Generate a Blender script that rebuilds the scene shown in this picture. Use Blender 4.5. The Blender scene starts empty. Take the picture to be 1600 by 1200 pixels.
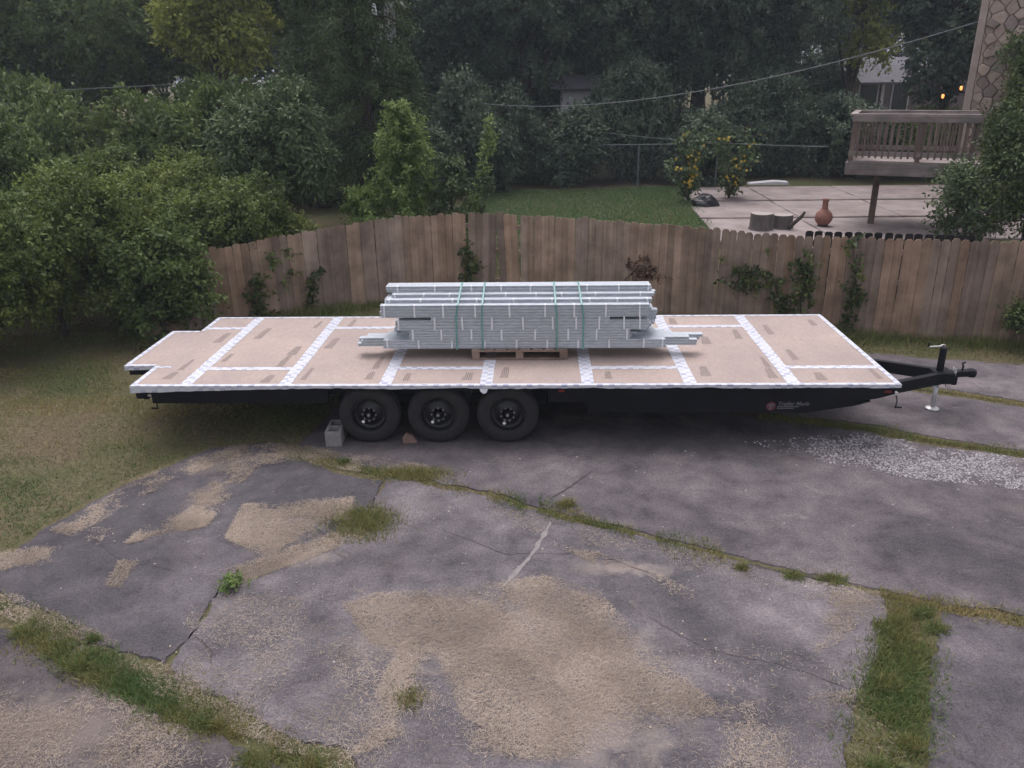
import bpy, bmesh, math
import numpy as np
from mathutils import Matrix, Vector
from math import radians, sin, cos, pi

SC = bpy.context.scene
COL = SC.collection

# ------------------------------------------------------------------ camera
def make_camera():
    yaw, pitch, roll = .035, .371, -.015
    cy, sy, cp, sp = cos(yaw), sin(yaw), cos(pitch), sin(pitch)
    w = Vector((-sy * cp, cy * cp, -sp)); r = Vector((cy, sy, 0)); u = r.cross(w)
    r2 = r * cos(roll) + u * sin(roll); u2 = u * cos(roll) - r * sin(roll)
    cam = bpy.data.cameras.new('camera'); o = bpy.data.objects.new('camera', cam); COL.objects.link(o)
    m = Matrix((r2, u2, -w)).transposed().to_4x4(); m.translation = (0, 0, 4.275)
    o.matrix_world = m
    cam.sensor_width = 36; cam.lens = 1252 / 1600 * 36
    cam.clip_start = .05; cam.clip_end = 2000
    SC.camera = o
make_camera()

# ------------------------------------------------------------------ sky, sun, exposure
SUN_EL, SUN_AZ = 68, 350          # azimuth: degrees clockwise from +Y
wd = bpy.data.worlds.new('World'); SC.world = wd; wd.use_nodes = True
nt = wd.node_tree; bgn = nt.nodes['Background']
sky = nt.nodes.new('ShaderNodeTexSky'); sky.sky_type = 'NISHITA'; sky.sun_disc = False
sky.sun_elevation = radians(SUN_EL); sky.sun_rotation = radians(SUN_AZ)
sky.air_density = 1.0; sky.dust_density = 4.0; sky.ozone_density = 2.0
hs = nt.nodes.new('ShaderNodeHueSaturation'); hs.inputs['Saturation'].default_value = .22
tint = nt.nodes.new('ShaderNodeMix'); tint.data_type = 'RGBA'; tint.blend_type = 'MULTIPLY'
tint.inputs[0].default_value = 1; tint.inputs[7].default_value = (.985, .958, 1.015, 1)
nt.links.new(sky.outputs[0], hs.inputs['Color']); nt.links.new(hs.outputs[0], tint.inputs[6])
nt.links.new(tint.outputs[2], bgn.inputs[0]); bgn.inputs[1].default_value = .118
sl = bpy.data.lights.new('sun', 'SUN'); so = bpy.data.objects.new('sun', sl); COL.objects.link(so)
sl.energy = .6; sl.angle = radians(50); sl.color = (1, .95, .92)
sd = Vector((sin(radians(SUN_AZ)) * cos(radians(SUN_EL)), cos(radians(SUN_AZ)) * cos(radians(SUN_EL)), sin(radians(SUN_EL))))
so.rotation_euler = sd.to_track_quat('Z', 'Y').to_euler()
SC.view_settings.view_transform = 'Standard'; SC.view_settings.look = 'None'
SC.view_settings.exposure = 1.05; SC.view_settings.gamma = 1.0
SC.view_settings.use_curve_mapping = False

# ------------------------------------------------------------------ helpers
rng = np.random.default_rng(7)

def link(o, parent=None):
    COL.objects.link(o)
    if parent is not None: o.parent = parent
    return o
def tag(o, label, cat, group=None):
    o['label'] = label; o['category'] = cat
    if group: o['group'] = group
    return o
def thing(name, label, cat, loc=(0, 0, 0), rz=0, group=None):
    o = bpy.data.objects.new(name, None); o.empty_display_size = .1
    link(o); o.location = loc; o.rotation_euler = (0, 0, rz)
    return tag(o, label, cat, group)
def structure(o):
    o['kind'] = 'structure'; return o
def stuff(o):
    o['kind'] = 'stuff'; return o

class MB:
    """collects simple shapes into one mesh"""
    def __init__(s): s.v = []; s.f = []
    def add(s, vs, fs):
        b = len(s.v); s.v += [tuple(map(float, p)) for p in vs]; s.f += [tuple(b + i for i in f) for f in fs]; return s
    def box(s, x0, x1, y0, y1, z0, z1):
        return s.add([(x0, y0, z0), (x1, y0, z0), (x1, y1, z0), (x0, y1, z0), (x0, y0, z1), (x1, y0, z1), (x1, y1, z1), (x0, y1, z1)],
                     [(0, 3, 2, 1), (4, 5, 6, 7), (0, 1, 5, 4), (1, 2, 6, 5), (2, 3, 7, 6), (3, 0, 4, 7)])
    def beam(s, a, b, w, h):
        """box section w (sideways) x h (up) from a to b"""
        a = Vector(a); b = Vector(b); d = (b - a).normalized()
        sd_ = d.cross(Vector((0, 0, 1)))
        if sd_.length < 1e-3: sd_ = Vector((1, 0, 0))
        sd_.normalize(); up = sd_.cross(d).normalized()
        vs = [p + sd_ * i * w / 2 + up * j * h / 2 for p in (a, b) for i, j in ((-1, -1), (1, -1), (1, 1), (-1, 1))]
        return s.add(vs, [(3, 2, 1, 0), (4, 5, 6, 7), (0, 1, 5, 4), (1, 2, 6, 5), (2, 3, 7, 6), (3, 0, 4, 7)])
    def tube(s, pts, rad, n=8, cap=True):
        pts = [Vector(p) for p in pts]
        if not hasattr(rad, '__len__'): rad = [rad] * len(pts)
        b = len(s.v); ref = None
        for i, p in enumerate(pts):
            t = (pts[min(i + 1, len(pts) - 1)] - pts[max(i - 1, 0)]).normalized()
            if ref is None:
                ref = t.cross(Vector((0, 0, 1)))
                if ref.length < 1e-3: ref = Vector((1, 0, 0))
            ref = (ref - t * ref.dot(t)).normalized(); bi = t.cross(ref)
            for k in range(n):
                a = 2 * pi * k / n
                s.v.append(tuple(p + (ref * cos(a) + bi * sin(a)) * rad[i]))
        for i in range(len(pts) - 1):
            for k in range(n):
                k2 = (k + 1) % n
                s.f.append((b + i * n + k, b + i * n + k2, b + (i + 1) * n + k2, b + (i + 1) * n + k))
        if cap:
            s.f.append(tuple(b + k for k in reversed(range(n)))); e = b + (len(pts) - 1) * n
            s.f.append(tuple(e + k for k in range(n)))
        return s
    def lathe(s, prof, n=24, origin=(0, 0, 0), axis='z'):
        b = len(s.v)
        for r_, z_ in prof:
            for k in range(n):
                a = 2 * pi * k / n; p = (r_ * cos(a), r_ * sin(a), z_)
                if axis == 'y': p = (p[0], p[2], -p[1])
                s.v.append((p[0] + origin[0], p[1] + origin[1], p[2] + origin[2]))
        for i in range(len(prof) - 1):
            for k in range(n):
                k2 = (k + 1) % n
                s.f.append((b + i * n + k, b + i * n + k2, b + (i + 1) * n + k2, b + (i + 1) * n + k))
        s.f.append(tuple(b + k for k in reversed(range(n)))); e = b + (len(prof) - 1) * n
        s.f.append(tuple(e + k for k in range(n)))
        return s
    def prism(s, poly, y0, y1):
        """poly in XZ extruded along Y"""
        n = len(poly); vs = [(x, y0, z) for x, z in poly] + [(x, y1, z) for x, z in poly]
        return s.add(vs, [tuple(range(n)), tuple(reversed(range(n, 2 * n)))] + [(i, i + n, (i + 1) % n + n, (i + 1) % n) for i in range(n)])
    def mesh(s, name, mat, smooth=False, bevel=0):
        m = bpy.data.meshes.new(name); m.from_pydata(s.v, [], s.f)
        bm = bmesh.new(); bm.from_mesh(m)
        bmesh.ops.recalc_face_normals(bm, faces=bm.faces)
        if bevel:
            bmesh.ops.bevel(bm, geom=[e for e in bm.edges if len(e.link_faces) == 2 and e.calc_face_angle(0) > .7], offset=bevel, segments=1, affect='EDGES')
        bm.to_mesh(m); bm.free()
        if mat: m.materials.append(mat)
        if smooth: m.polygons.foreach_set('use_smooth', [True] * len(m.polygons))
        return m
    def build(s, name, mat, parent=None, smooth=False, bevel=0):
        return link(bpy.data.objects.new(name, s.mesh(name, mat, smooth, bevel)), parent)

def smooth_by_angle(o, deg=40):
    m = o.data
    m.polygons.foreach_set('use_smooth', [True] * len(m.polygons))
    bm = bmesh.new(); bm.from_mesh(m)
    for e in bm.edges:
        if len(e.link_faces) == 2 and e.calc_face_angle(0) > radians(deg): e.smooth = False
    bm.to_mesh(m); bm.free()
    return o

def quad_mesh(name, V, mat, attrs=None):
    """V: (n,4,3) separate quads, attrs: dict name -> (n,) values stored on all four corners"""
    n = len(V); m = bpy.data.meshes.new(name)
    m.vertices.add(n * 4); m.vertices.foreach_set('co', np.ascontiguousarray(V, dtype=np.float32).ravel())
    m.loops.add(n * 4); m.loops.foreach_set('vertex_index', np.arange(n * 4, dtype=np.int32))
    m.polygons.add(n); m.polygons.foreach_set('loop_start', np.arange(0, n * 4, 4, dtype=np.int32))
    m.polygons.foreach_set('loop_total', np.full(n, 4, dtype=np.int32))
    for k, a in (attrs or {}).items():
        at = m.attributes.new(k, 'FLOAT', 'POINT'); at.data.foreach_set('value', np.repeat(a, 4).astype(np.float32))
    m.materials.append(mat); m.update(calc_edges=True)
    return m

# value noise in the plane
_lat = np.random.default_rng(99).random((256, 256))
def vnoise(x, y, sc=1.0):
    x = np.asarray(x, float) * sc + 100.3; y = np.asarray(y, float) * sc + 57.7
    xi = np.floor(x).astype(int); yi = np.floor(y).astype(int); fx = x - xi; fy = y - yi
    fx = fx * fx * (3 - 2 * fx); fy = fy * fy * (3 - 2 * fy)
    g = lambda i, j: _lat[i % 256, j % 256]
    return (g(xi, yi) * (1 - fx) + g(xi + 1, yi) * fx) * (1 - fy) + (g(xi, yi + 1) * (1 - fx) + g(xi + 1, yi + 1) * fx) * fy
def fbm(x, y, sc=1.0, o=3):
    return sum(vnoise(x, y, sc * 2 ** i) * .5 ** i for i in range(o)) / sum(.5 ** i for i in range(o))
def sstep(a, b, t):
    t = np.clip((np.asarray(t, float) - a) / (b - a), 0, 1); return t * t * (3 - 2 * t)
def inside(px, py, poly):
    px = np.asarray(px); py = np.asarray(py); r = np.zeros(px.shape, bool); n = len(poly)
    for i in range(n):
        x0, y0 = poly[i]; x1, y1 = poly[(i + 1) % n]
        c = ((y0 > py) != (y1 > py)) & (px < (x1 - x0) * (py - y0) / (y1 - y0 + 1e-12) + x0)
        r ^= c
    return r
def dist_line(px, py, line):
    d = np.full(np.shape(px), 1e9)
    for (x0, y0), (x1, y1) in zip(line[:-1], line[1:]):
        dx, dy = x1 - x0, y1 - y0
        t = np.clip(((px - x0) * dx + (py - y0) * dy) / (dx * dx + dy * dy), 0, 1)
        d = np.minimum(d, np.hypot(px - x0 - t * dx, py - y0 - t * dy))
    return d

# ------------------------------------------------------------------ materials
def nodes(name):
    m = bpy.data.materials.new(name); m.use_nodes = True
    t = m.node_tree; return m, t, t.nodes['Principled BSDF'], t.nodes, t.links
def ramp(N, stops):
    r = N.new('ShaderNodeValToRGB'); e = r.color_ramp.elements
    while len(e) < len(stops): e.new(.5)
    for i, (p, c) in enumerate(stops): e[i].position = p; e[i].color = (*c, 1)
    return r
def noise(N, L, vec, scale, detail=5, rough=.6, dist=0):
    n = N.new('ShaderNodeTexNoise'); n.inputs['Scale'].default_value = scale; n.inputs['Detail'].default_value = detail
    n.inputs['Roughness'].default_value = rough; n.inputs['Distortion'].default_value = dist
    if vec is not None: L.new(vec, n.inputs['Vector'])
    return n.outputs['Fac']
def mixc(N, L, fac, a, b, mode='MIX'):
    x = N.new('ShaderNodeMix'); x.data_type = 'RGBA'; x.blend_type = mode
    for s_, val in ((0, fac), (6, a), (7, b)):
        if hasattr(val, 'is_linked') or hasattr(val, 'links'): L.new(val, x.inputs[s_])
        elif isinstance(val, tuple): x.inputs[s_].default_value = (*val, 1)
        else: x.inputs[s_].default_value = val
    return x.outputs[2]
def bump(N, L, h, b, strength=.3, dist=.01):
    k = N.new('ShaderNodeBump'); k.inputs['Strength'].default_value = strength; k.inputs['Distance'].default_value = dist
    L.new(h, k.inputs['Height']); L.new(k.outputs[0], b.inputs['Normal'])
def coords(N, L, world=True, scale=(1, 1, 1)):
    if world: g = N.new('ShaderNodeNewGeometry').outputs['Position']
    else: g = N.new('ShaderNodeTexCoord').outputs['Object']
    mp = N.new('ShaderNodeMapping'); mp.inputs['Scale'].default_value = scale; L.new(g, mp.inputs[0])
    return mp.outputs[0]
def simple(name, c0, c1, rough=.7, scale=8, metal=0, bmp=.15, stretch=(1, 1, 1), spec=.5, world=False, bdist=.005):
    m, t, b, N, L = nodes(name); v = coords(N, L, world, stretch)
    f = noise(N, L, v, scale, 6, .65)
    r = ramp(N, [(.3, c0), (.7, c1)]); L.new(f, r.inputs[0]); L.new(r.outputs[0], b.inputs['Base Color'])
    b.inputs['Roughness'].default_value = rough; b.inputs['Metallic'].default_value = metal
    b.inputs['Specular IOR Level'].default_value = spec
    if bmp: bump(N, L, noise(N, L, v, scale * 4, 4), b, bmp, bdist)
    return m
def wood(name, c0, c1, rough=.85, axis=2, objcol=True, sc=14):
    m, t, b, N, L = nodes(name); s = [sc, sc, sc]; s[axis] = sc * .06
    v = coords(N, L, False, tuple(s))
    oi = N.new('ShaderNodeObjectInfo')
    add = N.new('ShaderNodeVectorMath'); add.operation = 'ADD'; L.new(v, add.inputs[0])
    mul = N.new('ShaderNodeMath'); mul.operation = 'MULTIPLY'; mul.inputs[1].default_value = 37.0; L.new(oi.outputs['Random'], mul.inputs[0])
    L.new(mul.outputs[0], add.inputs[1])
    f = noise(N, L, add.outputs[0], 1.0, 7, .7, .4)
    r = ramp(N, [(.28, c0), (.72, c1)]); L.new(f, r.inputs[0]); c = r.outputs[0]
    if objcol: c = mixc(N, L, 1.0, c, oi.outputs['Color'], 'MULTIPLY')
    # weather stains
    st = noise(N, L, coords(N, L, True, (1, 1, 1)), 2.2, 4, .6)
    r2 = ramp(N, [(.35, (.62, .6, .58)), (.65, (1.08, 1.06, 1.04))]); L.new(st, r2.inputs[0])
    c = mixc(N, L, 1.0, c, r2.outputs[0], 'MULTIPLY')
    L.new(c, b.inputs['Base Color']); b.inputs['Roughness'].default_value = rough; b.inputs['Specular IOR Level'].default_value = .25
    bump(N, L, f, b, .5, .006)
    return m
def leafmat(name, stops, trans=.18, rough=.55):
    m, t, b, N, L = nodes(name)
    at = N.new('ShaderNodeAttribute'); at.attribute_name = 'tint'
    r = ramp(N, stops); L.new(at.outputs['Fac'], r.inputs[0])
    L.new(r.outputs[0], b.inputs['Base Color']); b.inputs['Roughness'].default_value = rough; b.inputs['Specular IOR Level'].default_value = .25
    tr = N.new('ShaderNodeBsdfTranslucent'); L.new(r.outputs[0], tr.inputs[0])
    mx = N.new('ShaderNodeMixShader'); mx.inputs[0].default_value = trans
    L.new(b.outputs[0], mx.inputs[1]); L.new(tr.outputs[0], mx.inputs[2]); L.new(mx.outputs[0], t.nodes['Material Output'].inputs[0])
    return m

def concrete_mat():
    m, t, b, N, L = nodes('weathered_concrete'); v = coords(N, L)
    big = noise(N, L, v, .55, 5, .6, .6); mid = noise(N, L, v, 2.6, 6, .65, .3); fine = noise(N, L, v, 38, 4, .7)
    r = ramp(N, [(.32, (0.061, 0.058, 0.063)), (.47, (0.105, 0.096, 0.101)), (.55, (0.120, 0.110, 0.114)), (.70, (0.182, 0.164, 0.169))]); L.new(big, r.inputs[0])
    r2 = ramp(N, [(.3, (.60, .60, .62)), (.52, (1, 1, 1)), (.72, (1.40, 1.36, 1.33))]); L.new(mid, r2.inputs[0])
    c = mixc(N, L, 1.0, r.outputs[0], r2.outputs[0], 'MULTIPLY')
    r3 = ramp(N, [(.28, (.62, .62, .62)), (.72, (1.36, 1.35, 1.34))]); L.new(fine, r3.inputs[0])
    c = mixc(N, L, 1.0, c, r3.outputs[0], 'MULTIPLY')
    gr = noise(N, L, v, 130, 2, .6); rg = ramp(N, [(.36, (.55, .55, .55)), (.5, (1, 1, 1)), (.66, (1.5, 1.48, 1.45))]); L.new(gr, rg.inputs[0])
    c = mixc(N, L, 1.0, c, rg.outputs[0], 'MULTIPLY')
    sp = noise(N, L, v, 6.5, 9, .78, 1.2); rs_ = ramp(N, [(.38, (.78, .77, .78)), (.47, (1, 1, 1)), (.60, (1, 1, 1)), (.68, (1.2, 1.18, 1.15))]); L.new(sp, rs_.inputs[0])
    c = mixc(N, L, 1.0, c, rs_.outputs[0], 'MULTIPLY')
    # pale scuffs and brown dirt
    sc = noise(N, L, coords(N, L, True, (1.2, 3.2, 1)), 2.1, 7, .75, .8)
    r4 = ramp(N, [(.60, (0, 0, 0)), (.74, (1, 1, 1))]); L.new(sc, r4.inputs[0])
    c = mixc(N, L, r4.outputs[0], c, (.19, .172, .170))
    dn = noise(N, L, v, 1.3, 6, .7, .5); r5 = ramp(N, [(.56, (0, 0, 0)), (.8, (.55, .55, .55))]); L.new(dn, r5.inputs[0])
    c = mixc(N, L, r5.outputs[0], c, (.130, .107, .090))
    # tan dust left where the clippings lie
    wob = noise(N, L, v, 3.2, 8, .72, .6); d_ = None
    for cx_, cy_, rx_, ry_ in ((-.35, 5.35, 1.15, .75), (.35, 5.0, .85, .8), (.35, 4.4, .75, .5), (-3.65, 7.5, .22, .7), (-2.55, 7.05, .5, .42), (-3.9, 8.3, .45, .25), (-2.35, 6.45, .55, .18), (-3.5, 4.3, 1.3, .5), (.8, 6.3, .6, .16)):
        q = N.new('ShaderNodeVectorMath'); q.operation = 'SUBTRACT'; L.new(v, q.inputs[0]); q.inputs[1].default_value = (cx_, cy_, 0)
        q2 = N.new('ShaderNodeVectorMath'); q2.operation = 'MULTIPLY'; L.new(q.outputs[0], q2.inputs[0]); q2.inputs[1].default_value = (1 / rx_, 1 / ry_, 0)
        q3 = N.new('ShaderNodeVectorMath'); q3.operation = 'LENGTH'; L.new(q2.outputs[0], q3.inputs[0])
        if d_ is None: d_ = q3.outputs['Value']
        else:
            mn = N.new('ShaderNodeMath'); mn.operation = 'MINIMUM'; L.new(d_, mn.inputs[0]); L.new(q3.outputs['Value'], mn.inputs[1]); d_ = mn.outputs[0]
    ma = N.new('ShaderNodeMath'); ma.operation = 'MULTIPLY_ADD'; L.new(wob, ma.inputs[0]); ma.inputs[1].default_value = 3.0; L.new(d_, ma.inputs[2])
    rd = ramp(N, [(.60, (.62, .62, .62)), (.88, (0, 0, 0))])
    dv = N.new('ShaderNodeMath'); dv.operation = 'MULTIPLY'; dv.inputs[1].default_value = .36; L.new(ma.outputs[0], dv.inputs[0]); L.new(dv.outputs[0], rd.inputs[0])
    c = mixc(N, L, rd.outputs[0], c, (.275, .232, .198))
    oi = N.new('ShaderNodeObjectInfo'); c = mixc(N, L, 1.0, c, oi.outputs['Color'], 'MULTIPLY')
    L.new(c, b.inputs['Base Color']); b.inputs['Roughness'].default_value = .88; b.inputs['Specular IOR Level'].default_value = .3
    ad = N.new('ShaderNodeMath'); ad.operation = 'ADD'; L.new(fine, ad.inputs[0]); L.new(mid, ad.inputs[1])
    bump(N, L, ad.outputs[0], b, .45, .012)
    return m
def ground_mat():
    m, t, b, N, L = nodes('soil_and_turf'); v = coords(N, L)
    big = noise(N, L, v, .6, 5, .65, .4); fine = noise(N, L, v, 22, 5, .7)
    r = ramp(N, [(.32, (.135, .102, .068)), (.48, (.120, .104, .058)), (.66, (.085, .092, .042))]); L.new(big, r.inputs[0])
    r3 = ramp(N, [(.3, (.55, .55, .55)), (.7, (1.35, 1.35, 1.35))]); L.new(fine, r3.inputs[0])
    c = mixc(N, L, 1.0, r.outputs[0], r3.outputs[0], 'MULTIPLY')
    L.new(c, b.inputs['Base Color']); b.inputs['Roughness'].default_value = .95; b.inputs['Specular IOR Level'].default_value = .1
    bump(N, L, fine, b, .8, .03)
    return m
def osb_mat():
    m, t, b, N, L = nodes('subfloor_board'); v = coords(N, L)
    ch = noise(N, L, coords(N, L, True, (30, 11, 1)), 1.0, 4, .7, .8); big = noise(N, L, v, .9, 4, .6, .4)
    r = ramp(N, [(.3, (.325, .256, .222)), (.5, (.37, .295, .258)), (.72, (.415, .336, .297))]); L.new(ch, r.inputs[0])
    r2 = ramp(N, [(.3, (.86, .86, .88)), (.7, (1.1, 1.08, 1.06))]); L.new(big, r2.inputs[0])
    c = mixc(N, L, 1.0, r.outputs[0], r2.outputs[0], 'MULTIPLY')
    L.new(c, b.inputs['Base Color']); b.inputs['Roughness'].default_value = .75
    bump(N, L, ch, b, .2, .003); return m
def tape_mat():
    m, t, b, N, L = nodes('printed_seam_tape'); v = coords(N, L)
    w = N.new('ShaderNodeTexVoronoi'); w.inputs['Scale'].default_value = 1; L.new(coords(N, L, True, (9, 15, 15)), w.inputs[0])
    f = noise(N, L, coords(N, L, True, (7, 16, 16)), 1.0, 2, .5)
    ck = N.new('ShaderNodeTexChecker'); ck.inputs['Scale'].default_value = 1; L.new(coords(N, L, True, (14.3, 14.3, 14.3)), ck.inputs[0])
    r = ramp(N, [(.40, (.36, .38, .47)), (.60, (.60, .61, .66))]); L.new(f, r.inputs[0])
    c = mixc(N, L, ck.outputs['Fac'], r.outputs[0], (.64, .64, .68))
    L.new(c, b.inputs['Base Color']); b.inputs['Roughness'].default_value = .35
    bump(N, L, noise(N, L, v, 30, 3), b, .25, .004); return m
def stamp_mat():
    m, t, b, N, L = nodes('ink_stamp'); v = coords(N, L, False)
    w = N.new('ShaderNodeTexWave'); w.bands_direction = 'X'; w.inputs['Scale'].default_value = 13; w.inputs['Distortion'].default_value = .4
    L.new(v, w.inputs[0]); f = noise(N, L, coords(N, L, True, (60, 26, 1)), 1, 3, .6)
    mu = N.new('ShaderNodeMath'); mu.operation = 'MULTIPLY'; L.new(w.outputs['Fac'], mu.inputs[0]); L.new(f, mu.inputs[1])
    r = ramp(N, [(.14, (.16, .125, .11)), (.50, (.36, .285, .25))]); L.new(mu.outputs[0], r.inputs[0])
    L.new(r.outputs[0], b.inputs['Base Color']); b.inputs['Roughness'].default_value = .8; return m
def galv_mat():
    m, t, b, N, L = nodes('galvanised_steel'); v = coords(N, L, True, (3, 14, 14))
    f = noise(N, L, v, 4, 4, .6); r = ramp(N, [(.3, (.42, .455, .49)), (.7, (.62, .655, .69))]); L.new(f, r.inputs[0])
    L.new(r.outputs[0], b.inputs['Base Color']); b.inputs['Metallic'].default_value = .3; b.inputs['Roughness'].default_value = .42
    return m

M = {}
M['concrete'] = concrete_mat(); M['ground'] = ground_mat(); M['osb'] = osb_mat(); M['tape'] = tape_mat(); M['stamp'] = stamp_mat(); M['galv'] = galv_mat()
M['black'] = simple('black_painted_steel', (.004, .0045, .007), (.008, .0085, .012), .6, 5, bmp=.05, spec=.2)
M['rubber'] = simple('dusty_rubber', (.012, .012, .013), (.027, .025, .026), .85, 9, bmp=.2)
M['rim'] = simple('black_wheel_paint', (.004, .004, .006), (.008, .008, .011), .45, 9, bmp=0)
M['nut'] = simple('dull_chrome', (.30, .30, .32), (.48, .48, .5), .35, 12, metal=.8, bmp=0)
M['zinc'] = simple('zinc_plate', (.45, .45, .45), (.66, .65, .64), .4, 14, metal=.5, bmp=.05)
M['white'] = simple('white_plastic', (.70, .71, .74), (.82, .82, .85), .4, 6, bmp=0)
M['strap'] = simple('green_strap', (.10, .27, .24), (.15, .36, .32), .35, 9, bmp=0)
M['red'] = simple('red_lens', (.16, .012, .012), (.25, .02, .018), .3, 9, bmp=0)
M['decalred'] = simple('red_print', (.11, .022, .035), (.15, .03, .045), .5, 9, bmp=0)
M['decalgrey'] = simple('grey_print', (.11, .11, .12), (.16, .16, .17), .5, 40, bmp=0)
M['palletwood'] = wood('pallet_wood', (.20, .145, .115), (.36, .27, .22), axis=1, objcol=False, sc=10)
M['fence'] = wood('weathered_cedar', (.270, .204, .165), (.440, .344, .284), axis=2, sc=12)
M['darkfence'] = wood('dark_stained_wood', (.012, .011, .012), (.03, .026, .025), axis=2, objcol=False)
M['deckwood'] = wood('grey_deck_wood', (.19, .16, .15), (.34, .295, .28), axis=0, objcol=True, sc=10)
M['deckdark'] = wood('brown_deck_wood', (.11, .082, .07), (.19, .145, .125), axis=2, objcol=True, sc=10)
M['block'] = simple('cinder_block', (.19, .18, .18), (.30, .285, .28), .95, 20, bmp=.5)
M['brick'] = simple('old_brick', (.17, .10, .08), (.27, .18, .145), .9, 14, bmp=.4)
M['patio'] = simple('patio_concrete', (.19, .150, .14), (.35, .295, .28), .9, 1.6, bmp=.2, world=True, bdist=.01)
M['clay'] = simple('terracotta', (.20, .085, .06), (.30, .135, .095), .8, 7, bmp=.2)
M['stump'] = simple('weathered_log', (.065, .054, .05), (.15, .128, .12), .95, 12, bmp=.5, stretch=(1, 1, .2))
M['stumptop'] = simple('sawn_log_end', (.30, .26, .24), (.42, .37, .34), .9, 8, bmp=.2)
M['bag'] = simple('black_plastic', (.008, .008, .010), (.02, .02, .022), .35, 10, bmp=.3)
M['bark'] = simple('bark', (.035, .028, .022), (.085, .068, .055), .95, 6, bmp=.8, stretch=(6, 6, 1), bdist=.02)
M['stone'] = simple('tan_fieldstone', (.22, .165, .135), (.38, .30, .25), .9, 5, bmp=.5, bdist=.01)
def stone_mat():
    m, t, b, N, L = nodes('tan_fieldstone'); v = coords(N, L, True)
    r = ramp(N, [(.3, (.29, .225, .19)), (.7, (.44, .36, .31))]); L.new(noise(N, L, v, 5, 6, .65), r.inputs[0])
    oi = N.new('ShaderNodeObjectInfo'); r2 = ramp(N, [(0, (.62, .62, .64)), (.5, (.95, .93, .92)), (1, (1.2, 1.15, 1.1))]); L.new(oi.outputs['Random'], r2.inputs[0])
    L.new(mixc(N, L, 1.0, r.outputs[0], r2.outputs[0], 'MULTIPLY'), b.inputs['Base Color']); b.inputs['Roughness'].default_value = .9
    bump(N, L, noise(N, L, v, 18, 4), b, .5, .012); return m
M['stone'] = stone_mat()
M['mortar'] = simple('mortar', (.15, .118, .098), (.23, .185, .16), .95, 9, bmp=.3)
M['trim'] = simple('tan_trim', (.33, .26, .225), (.42, .34, .30), .8, 5, bmp=.1)
M['wire'] = simple('wire_sheath', (.10, .108, .115), (.17, .178, .185), .6, 5, bmp=0)
M['pole'] = simple('grey_pole_wood', (.20, .19, .19), (.31, .295, .295), .9, 5, bmp=.4, stretch=(5, 5, .5))
M['poletin'] = simple('painted_transformer', (.34, .31, .32), (.44, .41, .42), .5, 5, bmp=.05)
M['roof'] = simple('grey_shingle', (.10, .095, .105), (.17, .16, .175), .9, 5, bmp=.3)
M['brickwall'] = simple('mauve_brick_wall', (.15, .11, .105), (.22, .165, .155), .9, 12, bmp=.2)
M['siding'] = simple('white_siding', (.62, .60, .62), (.76, .74, .76), .6, 3, bmp=.05)
M['darkglass'] = simple('dark_glass', (.015, .018, .022), (.03, .034, .04), .1, 3, bmp=0)
M['gravel'] = leafmat('white_gravel', [(0, (0.125, 0.114, 0.114)), (.45, (0.282, 0.264, 0.267)), (1, (0.524, 0.499, 0.499))], 0, .9)
M['straw'] = leafmat('dry_clippings', [(0, (0.230, 0.182, 0.140)), (.5, (0.357, 0.289, 0.229)), (1, (0.484, 0.402, 0.324))], .1, .8)
M['grass'] = leafmat('lawn_grass', [(0, (0.341, 0.270, 0.122)), (.35, (0.233, 0.212, 0.081)), (.65, (0.137, 0.163, 0.051)), (1, (0.098, 0.157, 0.049))], .2, .7)
G_DARK = [(0, (.016, .022, .020)), (.5, (.030, .043, .032)), (.9, (.052, .070, .045)), (1, (.085, .10, .07))]
M['oak'] = leafmat('oak_leaf', [(0, (0.044, 0.068, 0.048)), (.5, (0.095, 0.136, 0.086)), (1, (0.199, 0.256, 0.152))], .25)
M['cedar'] = leafmat('cedar_needle', [(0, (0.031, 0.049, 0.022)), (.6, (0.065, 0.100, 0.037)), (1, (0.118, 0.159, 0.052))], .25)
M['green'] = leafmat('broad_leaf', [(0, (0.046, 0.073, 0.024)), (.5, (0.103, 0.148, 0.042)), (1, (0.218, 0.272, 0.080))], .3)
M['shrub'] = leafmat('shrub_leaf', [(0, (0.053, 0.078, 0.025)), (.5, (0.124, 0.169, 0.042)), (.92, (0.254, 0.300, 0.075)), (1, (0.402, 0.404, 0.141))], .3)
M['bright'] = leafmat('bright_leaf', [(0, (0.080, 0.137, 0.037)), (.5, (0.160, 0.240, 0.064)), (1, (0.279, 0.361, 0.118))], .35)
M['yellow'] = leafmat('yellowing_leaf', [(0, (0.110, 0.142, 0.034)), (.5, (0.260, 0.300, 0.061)), (.93, (0.452, 0.451, 0.091)), (1, (0.762, 0.440, 0.061))], .3)
M['sumac'] = leafmat('grey_green_leaf', [(0, (0.049, 0.079, 0.036)), (.5, (0.095, 0.142, 0.059)), (1, (0.190, 0.238, 0.108))])
M['vine'] = leafmat('vine_leaf', [(0, (0.033, 0.057, 0.020)), (.6, (0.080, 0.113, 0.033)), (.9, (0.163, 0.182, 0.054)), (1, (0.235, 0.190, 0.064))])
M['dead'] = leafmat('dead_leaf', [(0, (.09, .05, .03)), (1, (.22, .13, .08))])
M['petal'] = simple('yellow_petal', (.42, .29, .015), (.60, .43, .04), .6, 9, bmp=0)
M['stem'] = simple('green_stem', (.05, .06, .025), (.09, .09, .04), .8, 9, bmp=0)
def lamp_mat():
    m, t, b, N, L = nodes('lit_bulb'); b.inputs['Emission Color'].default_value = (1, .30, .05, 1); b.inputs['Emission Strength'].default_value = 1.0
    b.inputs['Base Color'].default_value = (.8, .6, .4, 1); return m
M['bulb'] = lamp_mat()

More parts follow.
